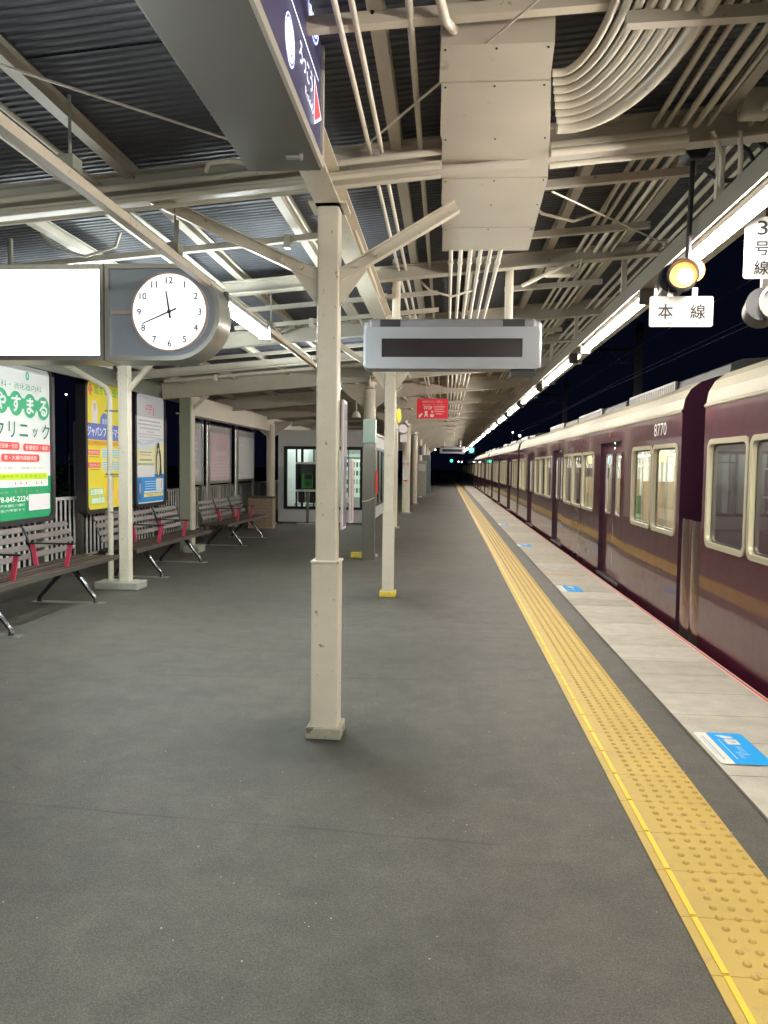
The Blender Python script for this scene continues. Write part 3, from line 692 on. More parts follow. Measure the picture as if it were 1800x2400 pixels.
b=MB(); b.prism(ellipse(.140,.140,28),frame((-.005,-.055,2.552),(1,-.2,0),(0,0,1)),.03,ORANGE); b.prism(ellipse(.080,.090,28),frame((.005,-.0620,2.545),(1,-.2,0),(0,0,1)),.002,ORANGE2); b.build('lens',t,smooth=30)
b=MB(); cyl_along(b,(.075,.10,2.605),(-.1,1,0),.064,.10,ORANGE); b.prism(ellipse(.085,.085,28),frame((.085,.044,2.610),(1,.1,0),(0,0,1)),.002,ORANGE2); b.build('rear_lens',t,smooth=40)
t2=thing('track_plate','white plate with black characters hanging under the orange signal','sign',(1.27,4.38,2.365))
b=MB(); b.prism(rrect(.34,.165,.012),F_CAM(0,0,0),.008,WHITE); b.build('plate',t2)
c=Canvas(F_CAM(0,-.001,0),step=.001); c.text('本',-.085,.0,.078,BLACKP,bold=.001); c.build('lettering',t2); c=Canvas(F_CAM(0,-.001,0),step=.001); c.text('線',.088,.0,.078,BLACKP,bold=.001)
for x in (-.06,.08): c.oval(x,-.066,.008,.008,BLACKP); c.oval(x,.072,.006,.006,MIDGREY)
c.build('lettering',t2)
b=MB(); b.box(-.075,-.045,.0,.006,.08,.13,STEEL); b.box(.055,.085,.0,.006,.08,.13,STEEL); b.build('strap',t2)
t3=thing('track_plate','tall white plate with stacked black characters at the right edge','sign',(1.70,4.4,2.71))
b=MB(); b.prism(rrect(.22,.33,.012),F_CAM(.01,0,0),.008,WHITE); b.build('plate',t3)
c=Canvas(F_CAM(0,-.001,0),step=.001); c.text('3',-.01,.105,.075,BLACKP,w=.052,bold=.001); c.text('号',-.01,-.005,.075,BLACKP,bold=.001); c.text('線',-.01,-.108,.075,BLACKP,bold=.001); c.build('lettering',t3)
b=MB(); b.tube([(.03,.03,.165),(.03,.03,.62)],.016,BLACK,8); b.build('rod',t3)
b=MB(); b.box(.0,.08,.0,.03,-.22,-.165,STEEL); b.build('strap',t3)
t4=thing('round_signal','unlit grey round signal lamp below the tall white plate at the right edge','signal',(1.75,4.4,2.40))
b=MB(); cyl_along(b,(-.02,.07,0),(.25,1,-.1),.092,.17,DARKGREY); b.build('housing',t4,smooth=40)
b=MB(); ring(b,ellipse(.20,.20,28),ellipse(.165,.165,28),frame((.02,-.05,.005),(1,-.3,0),(0,0,1)),.06,.09,STEELD); b.build('hood',t4,smooth=40)
b=MB(); b.prism(ellipse(.165,.165,28),frame((.02,-.045,.005),(1,-.3,0),(0,0,1)),.02,mat('dull_lens',(.30,.33,.36),.2)); b.build('lens',t4,smooth=30)
o=one('cable_loop',lambda b:b.tube([(1.36,4.35,3.27),(1.46,4.3,3.25),(1.56,4.3,3.19),(1.60,4.3,3.12),(1.54,4.3,3.04),(1.43,4.3,3.03),(1.36,4.33,3.10)],.013,BLACKP,8),smooth=50); tag(o,'black cable looping beside the signal mounting box','cable')
o=one('camera_housing',lambda b:(b.box(1.70,1.86,4.3,4.5,3.14,3.36,BLACKP),b.tube([(1.60,4.36,3.3),(1.66,4.34,3.22),(1.72,4.34,3.16)],.02,BLACKP,8)),bevel=.01); tag(o,'black equipment box under the roof at the top right edge','equipment box')
# far green signals and distant lights
for i,(x,y,z,r,lab) in enumerate(((1.46,44.8,2.47,.13,'larger green signal light hanging near the far end of the lamp row'),(.50,70,2.05,.12,'small green signal light in the dark beyond the canopy'))):
    t=thing('green_signal',lab,'signal',(x,y,z),'green signals at the far end')
    b=MB(); b.prism(ellipse(2*r,2*r,20),F_CAM(0,-.05,0),.02,GREENL); b.build('lens',t)
    b=MB(); b.box(-r-.06,r+.06,-.04,.12,-r-.08,r+.10,BLACK); b.build('housing',t,bevel=.02)
    b=MB(); b.tube([(0,.05,r),(0,.05,(.7 if i==0 else -2.0))],.03,BLACK,8); b.build('pole',t)
for i,(x,y,z,r) in enumerate(((5.09,60,4.22,.05),(5.62,60,3.96,.08),(1.2,74,2.0,.05),(1.55,76,2.0,.04),(-.9,64,2.9,.05))):
    t=thing('distant_lamp',['small far lamp in the night sky above the train, upper left one','brighter far lamp in the night sky above the train, lower right one','tiny white lamp beside the far green signal','second tiny white lamp beside the far green signal','tiny white lamp at the left of the dark end'][i],'lamp',(x,y,z),'distant white lamps')
    b=MB(); b.tube([(0,-.02,0),(0,.02,0)],r,WHITED,12); b.build('bulb',t)
    b=MB(); b.tube([(0,.1,0.02),(0,.1,-z-1.2)],.04,BLACK,6); b.build('mast',t)

# ================================================================== BENCHES
def bench():
    t=thing('platform_bench','','bench',(0,0,0),'slatted benches along the left fence')
    Lh=1.5
    b=MB()
    for k in range(7):
        x=.02-k*.070; b.box(x-.025,x+.025,-Lh,Lh,.413+.004*(k%2),.437-.005*(k%3==1),(WOODS,WOODS2,WOODS)[k%3])
    b.build('seat',t,bevel=.004)
    b=MB(); b.box(.048,.062,-Lh,Lh,.395,.44,STEELD); b.box(-.44,.05,-Lh,-Lh+.02,.395,.414,BLACK); b.box(-.44,.05,Lh-.02,Lh,.395,.414,BLACK); b.build('seat_edge',t)
    b=MB(); b.tube([(-.19,-Lh+.1,.37),(-.19,Lh-.1,.37)],.03,BLACK,10); b.build('beam',t,smooth=40)
    for (y0,y1) in ((-1.42,-.52),(-.47,.47),(.52,1.42)):
        b=MB()
        for k in range(4):
            z=.535+k*.088; x=-.435-k*.030
            b.beam((x,y0,z),(x,y1,z),.022,.060,WOODB,up=(-.3,0,1))
        b.build('backrest',t,bevel=.004)
    for yy in (-.8,.8):
        for (xe,zz) in ((.10,.03),(-.52,.03)):
            b=MB(); b.tube([(-.19+(.05 if xe>0 else -.05),yy,.36),(xe*.6-.19*.4,yy,.20),(xe-.0,yy,.05),(xe,yy,.0)],[.030,.024,.022,.026],CHROME if xe>0 else BLACK,10)
            b.build('leg',t,smooth=50)
        b=MB(); b.box(-.60,.20,yy-.06,yy+.06,.0,.006,STEEL) ; b.build('foot_plate',t)
    for yy in (-.495,.495):
        b=MB(); b.tube([(-.415,yy,.42),(-.43,yy,.56),(-.47,yy,.70),(-.53,yy,.84)],.013,BLACK,8); b.build('back_support',t,smooth=50)
        for dy in (-.0,):
            b=MB(); b.beam((-.38,yy,.43),(-.42,yy,.655),.045,.018,PINK,up=(0,1,0)); b.build('armrest_upright',t); b=MB(); b.beam((-.06,yy,.43),(-.02,yy,.655),.045,.018,PINK,up=(0,1,0)); b.build('armrest_upright',t)
            b=MB(); b.box(-.46,.03,yy-.025,yy+.025,.655,.672,BLACK); b.build('armrest',t,bevel=.005)
    return t
B=bench(); B.location=(-3.80,7.05,0); B['label']='nearest slatted bench with crimson armrests, below the green clinic poster'
B2=copy_tree(B); B2.location=(-3.80,10.57,0); B2['label']='middle slatted bench behind the slim post, below the yellow poster'
B3=copy_tree(B); B3.location=(-3.84,14.65,0); B3['label']='farthest slatted bench beside the brick box'
# ================================================================== BRICK BOX
BRK=mat('brick_pale_brown',(.34,.27,.19),.8,var=.25,scale=9,bump=.2); MORT=mat('brick_mortar',(.20,.17,.13),.9)
t=thing('brick_box','low pale brick box beside the farthest bench at the foot of the round column','brick box',(-4.30,17.75,0))
b=MB(); b.box(-.28,.28,-.14,.16,0,.72,MORT)
for r in range(9):
    z=.01+r*.078; off=.1*(r%2); x=-.29+off-.2
    while x<.29:
        a=max(x,-.29); c_=min(x+.19,.29)
        if c_-a>.03: b.box(a,c_,-.150,-.13,z,z+.068,BRK)
        x+=.2
    for (a,c_) in (((-.145,.0),(.01,.165)) if r%2 else ((-.145,.165),)): b.box(.27,.292,a,c_,z,z+.068,BRK)
b.build('brick_body',t)
b=MB(); b.box(-.30,.30,-.16,.175,.721,.75,mat('box_cap',(.08,.07,.06),.6)); b.build('cap',t,bevel=.004)

# ================================================================== FENCE, POSTERS
FP=mat('fence_paint',(.80,.78,.73),.4,var=.08)
t=thing('platform_fence','pale vertical bar railing along the back of the platform behind the posters','fence',(-5.42,0,0))
y=-2.0
while y<24.5:
    b=MB(); b.beam((0,y,.98),(0,y+1.98,.98),.045,.045,FP); b.beam((0,y,.10),(0,y+1.98,.10),.03,.03,FP)
    k=0
    while k*.13<1.88: b.box(-.006,.006,y+.06+k*.13-.021,y+.06+k*.13+.021,.115,.96,FP); k+=1
    b.build('railing_panel',t)
    b=MB(); b.box(-.035,.035,y-.035,y+.035,0,1.0,FP); b.build('fence_post',t)
    y+=2.0
FRD=mat('poster_frame_dark',(.07,.062,.068),.35,metal=.3)
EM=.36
def poster_frame(yc,w,h,zc,label,x=-5.2,post=True,fr_m=FRD):
    t=thing('poster_stand',label,'poster',(x,yc,0))
    f=frame((0,0,zc),(0,1,0),(0,0,1))
    b=MB(); ring(b,rrect(w,h,.13,6),rrect(w-.13,h-.13,.08,6),f,.06,.14,fr_m); b.build('poster_frame',t,smooth=30)
    b=MB(); b.prism(rrect(w-.1,h-.1,.08),frame((.02,0,zc),(0,1,0),(0,0,1)),.05,WHITE); b.build('backing_board',t)
    if post:
        for s_ in (-1,1):
            b=MB(); b.box(-.13,-.06,s_*(w/2-.12)-.035,s_*(w/2-.12)+.035,0,zc+h/2-.1,STEELD); b.build('post',t)
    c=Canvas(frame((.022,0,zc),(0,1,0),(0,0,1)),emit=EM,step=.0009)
    return t,c
# green clinic poster: right edge Y 9.78
w_=1.45; h_=2.0; yc=9.78-w_/2; zc=1.73
t,c=poster_frame(yc,w_,h_,zc,'green and white clinic poster with big hiragana in green circles')
iw,ih=w_-.13,h_-.13; GR=(.02,.32,.13); WH=(.80,.82,.80)
def at(px,py): return (px-.5)*iw,(.5-py)*ih
c.rect(0,0,iw-.0,ih,WH,.08)
x,y=at(.5,.92); c.rect(x,y,iw,ih*.16,GR,.07); x,y=at(.5,.84); c.rect(x,y,iw,ih*.10,GR); x,y=at(.975,.77); c.rect(x,y,iw*.05,ih*.1,GR)
x,y=at(.60,.06); c.oval(x,y,.09,.11,(.10,.45,.30)); c.oval(x,y,.045,.06,(.35,.65,.5))
x,y=at(.46,.135); c.text('内科・消化器内科',x,y,.085,(.08,.28,.17),w=iw*.78)
x,y=at(.5,.245); c.rect(x,y,iw*.66,.13,(.06,.40,.20))
for i,ch in enumerate('やすまる'):
    px=.16+.235*i; x,y=at(px,.245+.005*i); c.oval(x,y,.30,.30,(.06,.40,.20)); c.text(ch,x,y,.19,WH,bold=.006)
for i,(ch,hh) in enumerate((('ク',.19),('リ',.19),('ニ',.14),('ッ',.11),('ク',.19))):
    px=.12+.195*i; x,y=at(px,.42); c.text(ch,x,y-(.02 if ch=='ッ' else 0),hh,(.05,.16,.11),bold=.003)
RD=(.75,.08,.07)
for (px,py,pw,tx) in ((.22,.525,.42,'在宅医療・往診'),(.73,.53,.48,'各種健診・検診'),(.45,.60,.64,'胃・大腸内視鏡検査')):
    x,y=at(px,py); c.rect(x,y,pw*iw,.092,RD,.035); c.text(tx,x,y,.055,(.9,.8,.78),w=pw*iw*.85)
x,y=at(.48,.665); c.text('お気軽にご相談ください',x,y,.026,(.4,.2,.35),w=iw*.78)
x,y=at(.47,.72); c.rect(x,y,iw*.88,.075,(.52,.72,.02)); c.text('診療時間 月 火 水 木 金 土 日',x,y,.035,(.25,.38,.02),w=iw*.8)
for r,(lab,dots) in enumerate((('9:00-12:00',(0,1,2,4,5)),('16:00-19:00',(0,1,2,4)))):
    x,y=at(.14,.765+.055*r); c.text(lab,x,y,.022,(.4,.4,.4),w=.2)
    for dd in dots: x,y=at(.34+.09*dd,.765+.055*r); c.oval(x,y,.028,.034,(.6,.12,.14))
x,y=at(.74,.895); c.rect(x,y,.38*iw,.20,(.82,.80,.80))
for k in range(4): c.rect(x,y+.06-.035*k,.34*iw,.004,(.6,.5,.5)); 
for k in range(5): c.rect(x-.18*iw+.09*iw*k,y,.006,.17,(.75,.55,.55))
x,y=at(.26,.865); c.text('078-845-2224',x,y,.062,(.8,.85,.8),w=.54*iw,bold=.002)
for k,tx in enumerate(('神戸市灘区八幡町','阪急六甲駅すぐ')): x,y=at(.24,.905+.03*k); c.text(tx,x,y,.034,(.75,.82,.76),w=.46*iw)
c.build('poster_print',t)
# yellow pharmacy poster
y0,y1=10.65,12.02; w_=y1-y0+.1; yc=(y0+y1)/2+.05
t,c=poster_frame(yc,w_,h_,1.74,'yellow pharmacy poster with a blue band, half hidden by the slim post'); iw=w_-.13; YE=(.80,.66,.05)
c.rect(0,0,iw,ih,YE,.08)
x,y=at(.12,.06); c.rect(x,y,.05,.16,(.75,.15,.12)); c.rect(x,y,.14,.06,(.75,.15,.12))
x,y=at(.55,.055); c.text('処方せん受付',x,y,.12,(.20,.42,.08),w=iw*.68,bold=.004)
x,y=at(.22,.22); c.oval(x,y,.20,.30,(.75,.72,.68)); c.rect(x,y-.13,.16,.14,(.72,.70,.70)); c.oval(x,y+.05,.10,.12,(.65,.5,.4))
x,y=at(.46,.30); c.oval(x,y,.30,.26,(.16,.22,.52)); c.text('薬局',x,y+.0,.09,(.75,.8,.85),w=.17)
x,y=at(.5,.385); c.rect(x,y,iw,.24,(.16,.20,.52)); c.text('ジャパンファーマシー',x,y,.14,(.82,.85,.9),w=iw*.93,bold=.004)
x,y=at(.5,.475); c.rect(x,y,iw,.07,(.72,.42,.05)); c.text('どこの処方せんでも受付いたします',x,y,.04,(.55,.10,.05),w=iw*.9)
for k,(tx,py) in enumerate((('営業時間',.55),('定休日',.65))):
    x,y=at(.17,py); c.rect(x,y,.30*iw,.075,(.75,.14,.13)); c.text(tx,x,y,.045,(.9,.8,.75),w=.24*iw); x,y=at(.18,py+.035); c.rect(x,y,.24*iw,.012,(.35,.30,.05))
    x,y=at(.62,py+.005); c.rect(x,y,.52*iw,.15,(.60,.72,.66))
    for q in range(4): c.rect(x,y+.05-.035*q,.48*iw,.008,(.25,.40,.50))
    for q in range(5): c.rect(x-.22*iw+.11*iw*q,y,.006,.13,(.45,.6,.6))
x,y=at(.62,.745); c.rect(x,y,.45*iw,.012,(.2,.18,.1))
for r,tx in enumerate(('全国保険','調剤薬局')): x,y=at(.20+.03*r,.86+.07*r); c.rect(x,y,.34*iw,.11,(.30,.55,.25)); c.text(tx,x,y,.085,(.85,.88,.75),w=.31*iw,bold=.003)
x,y=at(.55,.81); c.rect(x,y,.17*iw,.17,(.80,.45,.08)); c.oval(x,y+.02,.09,.09,(.78,.15,.1)); c.text('本店',x,y-.05,.03,(.5,.1,.05))
x,y=at(.52,.91); c.rect(x,y,.14*iw,.07,(.55,.45,.62)); x,y=at(.82,.90); c.rect(x,y,.2*iw,.14,(.82,.5,.35)); c.oval(x,y,.10,.10,(.75,.15,.1))
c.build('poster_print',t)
# blue and white aquarium style poster with a penguin
y0,y1=12.42,13.86; w_=y1-y0; yc=(y0+y1)/2
t,c=poster_frame(yc,w_,h_,1.74,'pale poster with a standing penguin and a blue lower part'); iw=w_-.13
c.rect(0,0,iw,ih,(.72,.72,.73),.08)
x,y=at(.5,.56); c.poly([(-iw/2,-.30),(iw/2,-.30),(iw/2,.26),(iw/4,.20),(0,.12),(-iw/4,.08),(-iw/2,.16)],(.80,.76,.42),x,y)
x,y=at(.5,.47); c.poly([(-iw/2,.06),(-iw/4,.0),(0,.03),(iw/4,.11),(iw/2,.10),(iw/2,.15),(iw/4,.16),(0,.08),(-iw/4,.05),(-iw/2,.11)],(.50,.62,.72),x,y)
x,y=at(.5,.86); c.rect(x,y,iw,ih*.26,(.03,.26,.58),.07); x,y=at(.5,.78); c.rect(x,y,iw,ih*.10,(.03,.26,.58))
PK=(.70,.25,.30)
for a in ((-.16,.0,.03,.09),(-.13,-.02,.05,.02),(.0,.05,.24,.018),(0,.02,.22,.014),(0,-.02,.20,.02),(.17,-.05,.05,.14),(.0,-.07,.16,.012)):
    x,y=at(.48,.12); c.rect(x+a[0],y+a[1],a[2],a[3],PK)
for k,(py,ww,col) in enumerate(((.24,.75,(.45,.45,.47)),(.275,.80,(.5,.5,.52)),(.31,.7,(.5,.5,.52)),(.34,.25,(.65,.3,.3)),(.365,.78,(.45,.45,.5)),(.39,.74,(.5,.45,.48)),(.42,.7,(.52,.52,.55)))): 
    x,y=at(.48,py); c.rect(x,y,iw*ww,.014+.012*(k<3),col)
for py,ww,hh,col in ((.53,.42,.02,(.35,.33,.35)),(.555,.36,.016,(.4,.36,.36)),(.60,.42,.035,(.45,.40,.25)),(.64,.55,.04,(.35,.48,.55)),(.70,.58,.12,(.78,.77,.77)),(.745,.58,.05,(.75,.66,.68))):
    x,y=at(.32,py); c.rect(x,y,iw*ww,hh,col)
for k in range(3): x,y=at(.32,.67+.025*k); c.rect(x,y,iw*.5,.007,(.5,.5,.5))
x,y=at(.76,.62)
c.oval(x,y,.25,.55,(.05,.045,.05)); c.oval(x-.02,y-.03,.14,.42,(.72,.64,.45)); c.oval(x-.02,y+.27,.13,.17,(.045,.04,.045)); c.oval(x-.02,y+.22,.07,.07,(.6,.5,.42)); c.poly([(-.03,0),(.02,.04),(.05,-.22),(.0,-.30)],(.04,.035,.04),x+.09,y-.02)
c.rect(x-.05,y-.29,.05,.05,(.5,.4,.15)); c.rect(x+.04,y-.29,.05,.05,(.5,.4,.15))
x,y=at(.10,.87); c.oval(x,y,.12,.36,(.12,.14,.26)); c.oval(x,y+.02,.07,.2,(.45,.45,.5))
for k in range(4): x,y=at(.46,.80+.022*k); c.rect(x,y,.40*iw,.014,(.45,.62,.78))
x,y=at(.77,.83); c.rect(x,y,.26*iw,.20,(.72,.78,.74)); c.rect(x+.09,y,.05,.14,(.7,.25,.3))
x,y=at(.55,.895); c.rect(x,y,.66*iw,.03,(.75,.82,.85)); x,y=at(.55,.925); c.rect(x,y,.68*iw,.06,(.80,.72,.25)); c.text('水族館へ行こう',x,y,.035,(.6,.1,.1),w=.5*iw)
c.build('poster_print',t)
# three faded boards farther on
for i,(y0,y1,col,lab) in enumerate(((14.25,15.30,(.40,.38,.42),'faded grey violet notice board, nearest of the three small boards'),(15.85,17.35,(.56,.42,.44),'faded pink notice board in the middle of the three small boards'),(18.05,19.55,(.58,.58,.57),'plain white notice board next to the waiting room'))):
    yc=(y0+y1)/2; w_=y1-y0
    t=thing('notice_board',lab,'notice board',(-4.98,yc,0),'small boards between steel posts')
    b=MB(); b.box(-.03,.03,-w_/2,w_/2,1.08,2.34,STEEL); b.build('board_frame',t)
    c=Canvas(frame((.031,0,1.71),(0,1,0),(0,0,1)),step=.001,emit=.12); iw=w_-.04; ih=1.2
    c.rect(0,.53,iw,.14,(.34,.33,.33)); c.rect(0,-.06,iw,1.02,col)
    if i==0:
        for k in range(7): c.rect(random.uniform(-.1,.1),.3-.11*k,iw*random.uniform(.4,.75),.03,(.55,.53,.56))
        c.oval(-.1,-.25,.25,.2,(.55,.50,.40)); c.oval(.12,-.38,.25,.16,(.58,.52,.55))
    if i==1:
        for k in range(5): c.rect(-.3+.15*k,.08,.05,.26,(.48,.33,.38)); c.oval(-.3+.15*k,.02,.11,.12,(.62,.50,.52))
        for k in range(5): c.rect(0,-.18-.07*k,iw*.85,.018,(.62,.52,.54))
    if i==2: c.rect(-.45,.25,.2,.02,(.75,.75,.74)); 
    c.build('notice_print',t); ih=2.0-.13
    for s_ in (-1,1):
        b=MB(); b.box(-.035,.035,s_*(w_/2+.05)-.03,s_*(w_/2+.05)+.03,0,2.42,STEEL); b.tube([(0,s_*(w_/2+.13),0),(0,s_*(w_/2+.13),2.38)],.025,STEEL,10); b.build('post',t,smooth=30)
o=one('pole',lambda b:b.box(-5.50,-5.40,11.0,11.10,0,2.1,mat('grey_blue_pole',(.22,.25,.27),.5))); tag(o,'grey square pole between the green and yellow posters','pole')

# ================================================================== WAITING ROOM
RW=mat('room_wall_pale_grey',(.64,.66,.67),.45,var=.05,scale=2); RF=mat('room_frame_black',(.015,.018,.024),.35)
t=thing('waiting_room','pale grey glazed waiting room cabin with black window frames at the end of the benches','waiting room',(0,0,0))
x0,x1,Y0,Y1,H=-4.32,-1.95,19.6,25.0,2.33
def room_front(b):
    wx=[x0,-4.17,-2.12,x1]; wz=[0.03,.37,1.97,H]
    for i in range(3):
        for j in range(3):
            if i==1 and j==1: continue
            b.box(wx[i]+.0005,wx[i+1]-.0005,Y0,Y0+.06,wz[j]+.0005,wz[j+1]-.0005,RW)
    # right side
    for (a,c_,z0,z1) in ((Y0+.061,20.0,.03,H),(20.0,24.6,.03,.37),(20.0,24.6,2.0,H),(24.6,Y1,.03,H)): b.box(x1-.06,x1-.001,a+.001,c_-.001,z0,z1,RW)
    b.box(x0,x0+.05,Y0+.07,Y1,.03,H,RW)
one('wall',room_front,t)
one('roof',lambda b:b.box(x0-.05,x1+.05,Y0-.05,Y1,H+.002,H+.07,RW),t)
one('rear_wall',lambda b:b.box(x0+.06,x1-.07,Y1-.06,Y1,.03,H,mat('room_back',(.42,.44,.40),.6,var=.1,scale=2)),t)
one('room_floor',lambda b:b.box(x0+.06,x1-.07,Y0+.07,Y1-.07,.002,.03,mat('room_floor',(.2,.2,.19),.6)),t)
def frm(b):
    for (a,c_) in ((-4.17,-4.08),(-3.86,-3.82),(-3.72,-3.66),(-3.40,-3.37),(-3.25,-3.19),(-2.68,-2.62),(-2.50,-2.48),(-2.19,-2.12)): b.box(a,c_,Y0-.012,Y0+.03,.372,1.968,RF)
    b.box(-4.17,-2.12,Y0-.014,Y0+.031,.36,.43,RF); b.box(-4.17,-2.12,Y0-.014,Y0+.031,1.90,1.98,RF); b.box(-2.68,-2.12,Y0-.013,Y0+.02,1.68,1.71,RF)
one('window_frame',frm,t)
one('window_pane',lambda b:b.add([(-4.1,Y0+.012,.43),(-2.19,Y0+.012,.43),(-2.19,Y0+.012,1.9),(-4.1,Y0+.012,1.9)],[(0,1,2,3)],GLASS),t)
def frs(b):
    for y in (20.0,21.1,22.3,23.5,24.55): b.box(x1-.03,x1+.012,y,y+.06,.03 if y==21.1 else .372,2.0,RF)
    b.box(x1-.03,x1+.014,20.0,24.6,.36,.42,RF); b.box(x1-.03,x1+.014,20.0,24.6,1.94,2.01,RF)
one('door_frame',frs,t)
one('door_glass',lambda b:b.add([(x1-.018,20.06,.42),(x1-.018,24.55,.42),(x1-.018,24.55,1.94),(x1-.018,20.06,1.94)],[(0,1,2,3)],GLASS),t)
one('door_handle',lambda b:b.box(x1+.014,x1+.04,21.3,21.33,.8,1.2,STEEL),t)
one('ceiling_light',lambda b:[b.box(xx,xx+.06,20.2,24.4,H-.05,H-.03,mat('room_lamp',(.9,1,.93),.5,emit=32)) for xx in (-3.9,-2.5)],t)
# things inside the room
def inside(b):
    vm=mat('vending_pale',(.55,.60,.52),.4,emit=.35)
    b.box(-3.05,-2.15,23.2,23.9,.03,1.83,vm)
vend=thing('vending_machine','lit pale vending machine with rows of drinks inside the waiting room','vending machine',(-2.62,22.3,.03))
b=MB(); b.box(-.46,.46,0,.6,0,1.80,mat('vending_body',(.50,.54,.50),.4)); b.build('cabinet',vend,bevel=.01)
b=MB(); b.box(-.40,.40,-.012,-.002,.55,1.65,mat('vending_window',(.55,.66,.55),.3,emit=.8)); b.build('display_window',vend)
b=MB()
for r in range(4):
    for k in range(8): b.tube([(-.34+.097*k,-.045,.68+.25*r),(-.34+.097*k,-.045,.82+.25*r)],.027,fmat(((.1,.2,.12),(.5,.5,.42),(.05,.1,.2),(.3,.1,.08))[(k*3+r)%4]),8)
b.build('drinks',vend)
sh=thing('locker_row','tall pale cabinets inside the waiting room behind the payphone','cabinet',(-3.45,23.6,.03))
for k in range(4):
    b=MB(); b.box(-.5+.26*k,-.26+.26*k,0,.4,0,1.9,mat('cab%d'%(k%2),((.62,.64,.6),(.3,.34,.34))[k%2],.5)); b.build('cabinet_door',sh)
for k in range(2):
    ch=thing('waiting_chair','mesh backed waiting chair inside the room, '+['left one','right one'][k],'chair',(-3.95+.3*k,20.7,.03),'chairs inside the waiting room')
    WC=mat('chair_pale',(.45,.47,.45),.4,var=.2,scale=20)
    b=MB(); b.box(-.13,.13,-.2,.2,.40,.43,WC); b.build('seat',ch,bevel=.01)
    b=MB(); b.prism(rrect(.26,.40,.04),F_CAM(0,.2,.66),.02,WC); b.build('backrest',ch)
    for sx in (-.11,.11):
        for sy in (-.17,.17):
            b=MB(); b.tube([(sx,sy,0),(sx,sy,.4)],.012,STEEL,6); b.build('leg',ch)
# payphone stand in front
t=thing('payphone','green public payphone in a pale shelf stand in front of the waiting room','payphone',(-3.47,19.1,0))
b=MB(); b.tube([(0,.1,0),(0,.1,.86)],.035,STEELD,12); b.box(-.26,.26,-.1,.28,0,.03,CONC); b.build('stand',t)
b=MB(); b.box(-.27,.27,-.15,.25,.84,.885,WHITE); b.box(-.27,.27,-.12,.25,1.52,1.57,WHITE); b.box(-.25,-.225,-.10,.25,.886,1.519,RF); b.box(.225,.25,-.10,.25,.886,1.519,RF); b.box(-.224,.224,.22,.25,.886,1.519,mat('booth_back',(.12,.14,.13),.3)); b.build('shelf_booth',t)
GP=mat('phone_green',(.04,.24,.06),.35)
b=MB(); b.box(-.15,.15,-.02,.19,.90,1.30,GP); b.build('phone_body',t,bevel=.02)
b=MB(); b.box(-.05,.13,-.03,-.02,1.14,1.26,RF); b.box(-.03,.09,-.03,-.02,.97,1.09,mat('keypad',(.03,.12,.04),.4)); b.box(-.01,.03,-.035,-.03,1.0,1.05,RF); b.build('keypad',t)
b=MB(); b.tube([(-.11,-.06,.94),(-.115,-.07,1.1),(-.11,-.06,1.26)],[.026,.014,.026],GP,10); b.build('handset',t,smooth=50)
b=MB(); b.box(-.20,.22,-.05,.25,.03,.32,WHITE) if False else b.box(-.22,-.06,.0,.25,.55,.84,RF); b.box(.06,.22,0,.25,.55,.84,RF); b.build('bracket',t)

# sign boards on the near column right side
t=thing('column_notice','narrow violet and white framed notice seen edge on, fixed to the near column','notice',(-.575,4.24,1.5))
b=MB(); b.box(0,.014,-.05,.10,-.355,.36,WHITE); b.build('board',t,bevel=.003)
c=Canvas(frame((.0145,.025,0),(0,1,0),(0,0,1)),step=.0006); c.rect(0,0,.13,.68,(.16,.13,.24)); c.rect(0,.15,.12,.2,(.32,.30,.35)); c.rect(0,-.12,.12,.22,(.25,.23,.30)); c.build('printed_face',t)
t=thing('column_notice','smaller white framed notice behind the violet one on the near column','notice',(-.568,4.70,1.28))
b=MB(); b.box(0,.012,-.20,-.08,-.12,.26,WHITE); b.box(0.012,.016,-.19,-.09,-.11,.25,mat('notice_pink',(.55,.42,.48),.5)); b.build('board',t)
b=MB(); b.box(-.03,0,-.16,-.12,.0,.03,STEEL); b.build('bracket',t)
# small fittings around the middle columns
t=thing('loudspeaker','white horn loudspeaker fixed high on the right of the square column','loudspeaker',(-.65,11.6,2.06))
b=MB(); b.tube([(0,.14,0),(0,.06,0),(0,-.06,0)],[.03,.035,.065],mat('speaker_white',(.65,.55,.55),.4),16); b.build('horn',t,smooth=40)
b=MB(); b.box(-.05,.05,.06,.16,-.20,-.08,mat('speaker_box',(.6,.5,.5),.4)); b.build('driver_box',t,bevel=.01)
b=MB(); b.tube([(0,.1,0),(-.12,.1,.0),(-.12,.1,.6)],.012,BEIGE,6); b.build('bracket',t)
t=thing('yellow_tag','yellow oval tag hanging high beside the square column','tag',(-.63,10.2,2.17))
b=MB(); b.prism(ellipse(.06,.20,20),F_CAM(0,0,0),.01,mat('tag_yellow',(.75,.65,.05),.5,emit=.1)); b.build('plate',t)
b=MB(); b.tube([(0,.006,.14),(0,.006,.55)],.004,GREYST,6); b.build('cord',t)
t=thing('dome_lamp','small white dome lamp beside the stainless box column','lamp',(-1.55,13.2,2.35))
b=MB(); b.tube([(0,0,.08),(0,0,.03),(0,0,-.02)],[.03,.07,.08],WHITE,14); b.build('shade',t,smooth=50)
b=MB(); b.tube([(0,0,.08),(0,0,.55)],.008,BEIGE,6); b.build('stem',t)
